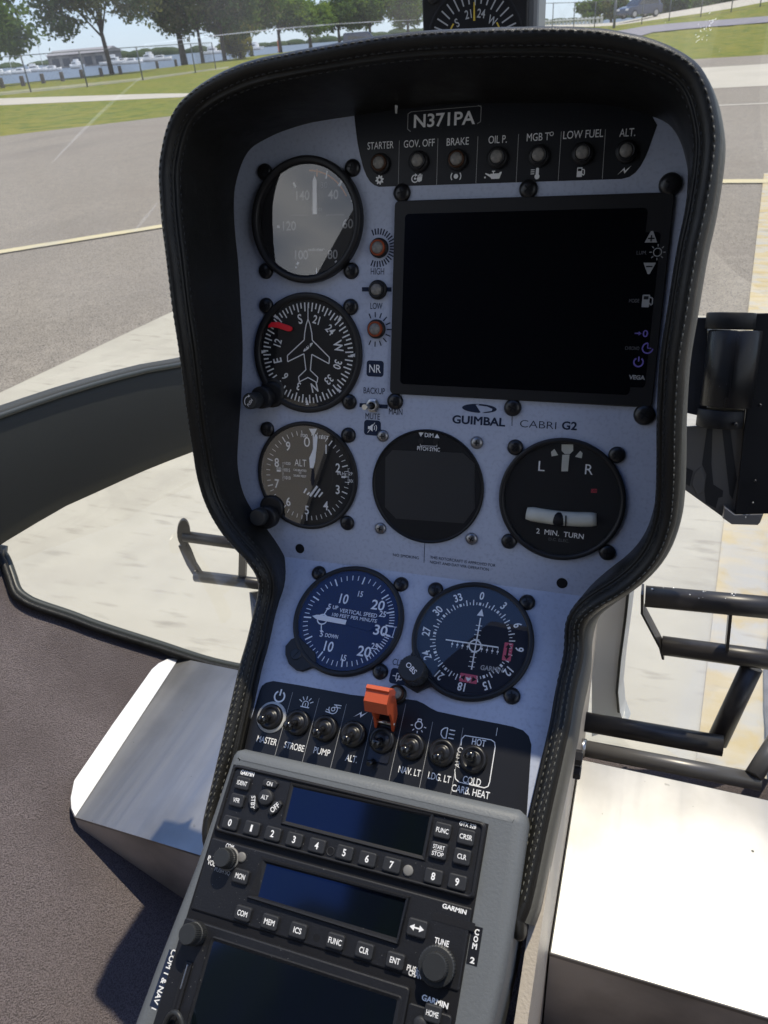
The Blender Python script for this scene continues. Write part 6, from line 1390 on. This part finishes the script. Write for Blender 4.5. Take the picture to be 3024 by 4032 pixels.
for k in range(15):
    an_ = math.pi * (k / 14 - .1); hp_.append((a[0] + 4 + 7 * math.cos(an_), a[1] - 6 + 13 * math.sin(an_), Z3 + 3 + 5 * math.sin(math.pi * k / 14)))
part(th, 'handle', MB().use('knob_black').tube(hp_, 1.5, 10))
# ---------------------------------------------------------------- magnetic compass behind the hood (upright box)
Dc = 565.; pc = WY(1868, 168, Dc); Rv = np.array([[1, 0, 0], [0, 0, -1.], [0, 1, 0]])      # local x right, y up, z towards the seat
ay = rad(-4); Rv = np.array([[math.cos(ay), math.sin(ay), 0], [-math.sin(ay), math.cos(ay), 0], [0, 0, 1]]) @ Rv
FR['C'] = (A.T @ Rv, A.T @ pc + Cam)
cp = thing('magnetic_compass', 'square black compass with a round tick-marked dial standing behind the hood', 'compass', 'C', (0, 0, 0))
part(cp, 'case', MB().use('bezel_black').rbox(-34, -34, 34, 34, 8, -6, 0, 1.0))
part(cp, 'housing', MB().use('case_white').rbox(-33, -33, 40, 33, 9, -58, -6.2, 3))
part(cp, 'dial', (lambda d: d)(MB().use('dial_black').lathe([(31.5, .02), (31, .5), (29.5, .5), (29, .1)], (0, 0), 64).disc((0, 0), 29.2, .12, 64)))
mb = MB().use('grey_print')
for k in range(36): mb.tick((0, 0), 21.2 if k % 3 else 20.2, 28.2, k * 10 + 1.5, .85, .25)
for k, s in ((0, '24'),): pass
for an, s in ((-14, '21'), (16, '24'), (46, 'W'), (-44, 'S'), (76, '30'), (-74, '15')): mb.text(s, (16.2 * math.sin(rad(an)), 16.2 * math.cos(rad(an))), 4.6, None, rot=-an * .6, bold=.02, z=.25, sx=.8)
mb.use('yellow_print').arc((0, 0), 17.6, 1.0, -62, -50, .26, 8); mb.arc((0, 0), 17.6, 1.0, 55, 68, .26, 8); mb.flat([(-.7, 12), (.7, 12), (.35, 22), (-.35, 22)], .4)
part(cp, 'card_marking', mb)
for q in ((-26.5, 26.5), (26.5, 26.5), (-26.5, -26.5), (26.5, -26.5)): cross_screw(cp, 'C', q, 3.8, 'screw_black', .1)
part(cp, 'stand', MB().use('bezel_black').rbox(-14, -95, 14, -34, 3, -46, -18))
# ---------------------------------------------------------------- tablet mount at the right of the hood
pm = WY(2880, 1460, 690.); oK = A.T @ pm + Cam          # stands parallel to the panel, behind the hood
FR['K'] = (np.eye(3), oK)
def km(x, y): p = on('U', *m7(x, y), oK[2]); return (p[0] - oK[0], p[1] - oK[1])
mt_ = thing('tablet_mount', 'black clamp mount with round hinge and dark plate right of the hood', 'mount', 'K', (0, 0, 0))
def cyl_px(nm, xl, xr, yt, yb, k, z=0, cap=1.0):
    a, b = km(xl, yt), km(xr, yb); cx_ = (a[0] + b[0]) / 2; r = abs(b[0] - a[0]) / 2; y0, y1 = b[1], a[1]
    Xr = Matrix.Translation((cx_, 0, z)) @ Matrix.Rotation(rad(-90), 4, 'X')
    return part(mt_, nm, MB().use(k).lathe([(r * .96, y0), (r, y0 + .8), (r, y1 - .8), (r * .96, y1)], (0, 0), 40, Xr, True, True))
cyl_px('hinge_cap', 1170, 1552, 262, 400, 'mount_black'); cyl_px('hinge_body', 1188, 1532, 399, 1017, 'mount_gloss'); cyl_px('hinge_collar', 1100, 1452, 1016, 1180, 'mount_black')
part(mt_, 'inner_bracket', MB().use('steel_dark').prism([km(1060, 300), km(1180, 300), km(1180, 1100), km(1000, 1060)], -16, -6, .6))
part(mt_, 'back_plate', MB().use('mount_grey').prism([km(*q) for q in ((960, 1180), (1460, 1150), (1560, 600), (1640, 600), (1600, 1950), (1380, 1956), (940, 1640))], -15, -11, .5))
for q in (((1180, 1190), (1225, 1190), (1215, 1470), (1230, 1640), (1310, 1690), (1305, 1740), (1272, 1748), (1250, 1830), (1170, 1790), (1160, 1700), (1175, 1560), (1140, 1480)), ((1300, 1185), (1365, 1185), (1420, 1600), (1385, 1760), (1360, 1720)), ((1005, 1500), (1068, 1530), (1040, 1655), (985, 1620))):
    part(mt_, 'plate_recess', MB().use('mount_dark').prism([km(*v) for v in q], -11, -10.7))
part(mt_, 'cover_plate', MB().use('mount_grey').prism([km(*v) for v in ((1128, 1500), (1165, 1600), (1150, 1700), (1100, 1722), (1060, 1640), (1080, 1550))], -11, -9.8, .4))
part(mt_, 'tablet_panel', MB().use('mount_black').prism([km(*v) for v in ((1560, 268), (1840, 262), (1840, 1862), (1400, 1862), (1440, 1500), (1500, 900))], -9, -3, .8))
part(mt_, 'end_bar', MB().use('mount_silver').prism([km(*v) for v in ((1312, 1800), (1398, 1866), (1625, 1862), (1600, 1930), (1580, 1952), (1372, 1946), (1300, 1896))], -10, -2.4, .9))
for q in ((1540, 1772), (1482, 1890)): part(mt_, 'screw', MB().use('steel').lathe([(.75, -3), (.75, -1.6), (.4, -1.4)], km(*q), 12, cap1=True))
part(mt_, 'clamp_arm', MB().use('mount_dark').prism([km(*v) for v in ((760, 500), (1180, 440), (1180, 700), (760, 760))], -30, -17, 1))

q = km(1404, 1150); part(mt_, 'screw', MB().use('mount_dark').lathe([(1.6, 15), (1.6, 20.5), (1.0, 20.8)], (q[0] - 2, q[1] + 2), 14, cap1=True))
for i, (xx, yy) in enumerate(((1600, 420), (1600, 1000), (1560, 1600))): part(mt_, 'screw', MB().use('steel_dark').lathe([(1.3, -3), (1.3, -2.2), (.7, -1.9)], km(xx, yy), 12, cap1=True))
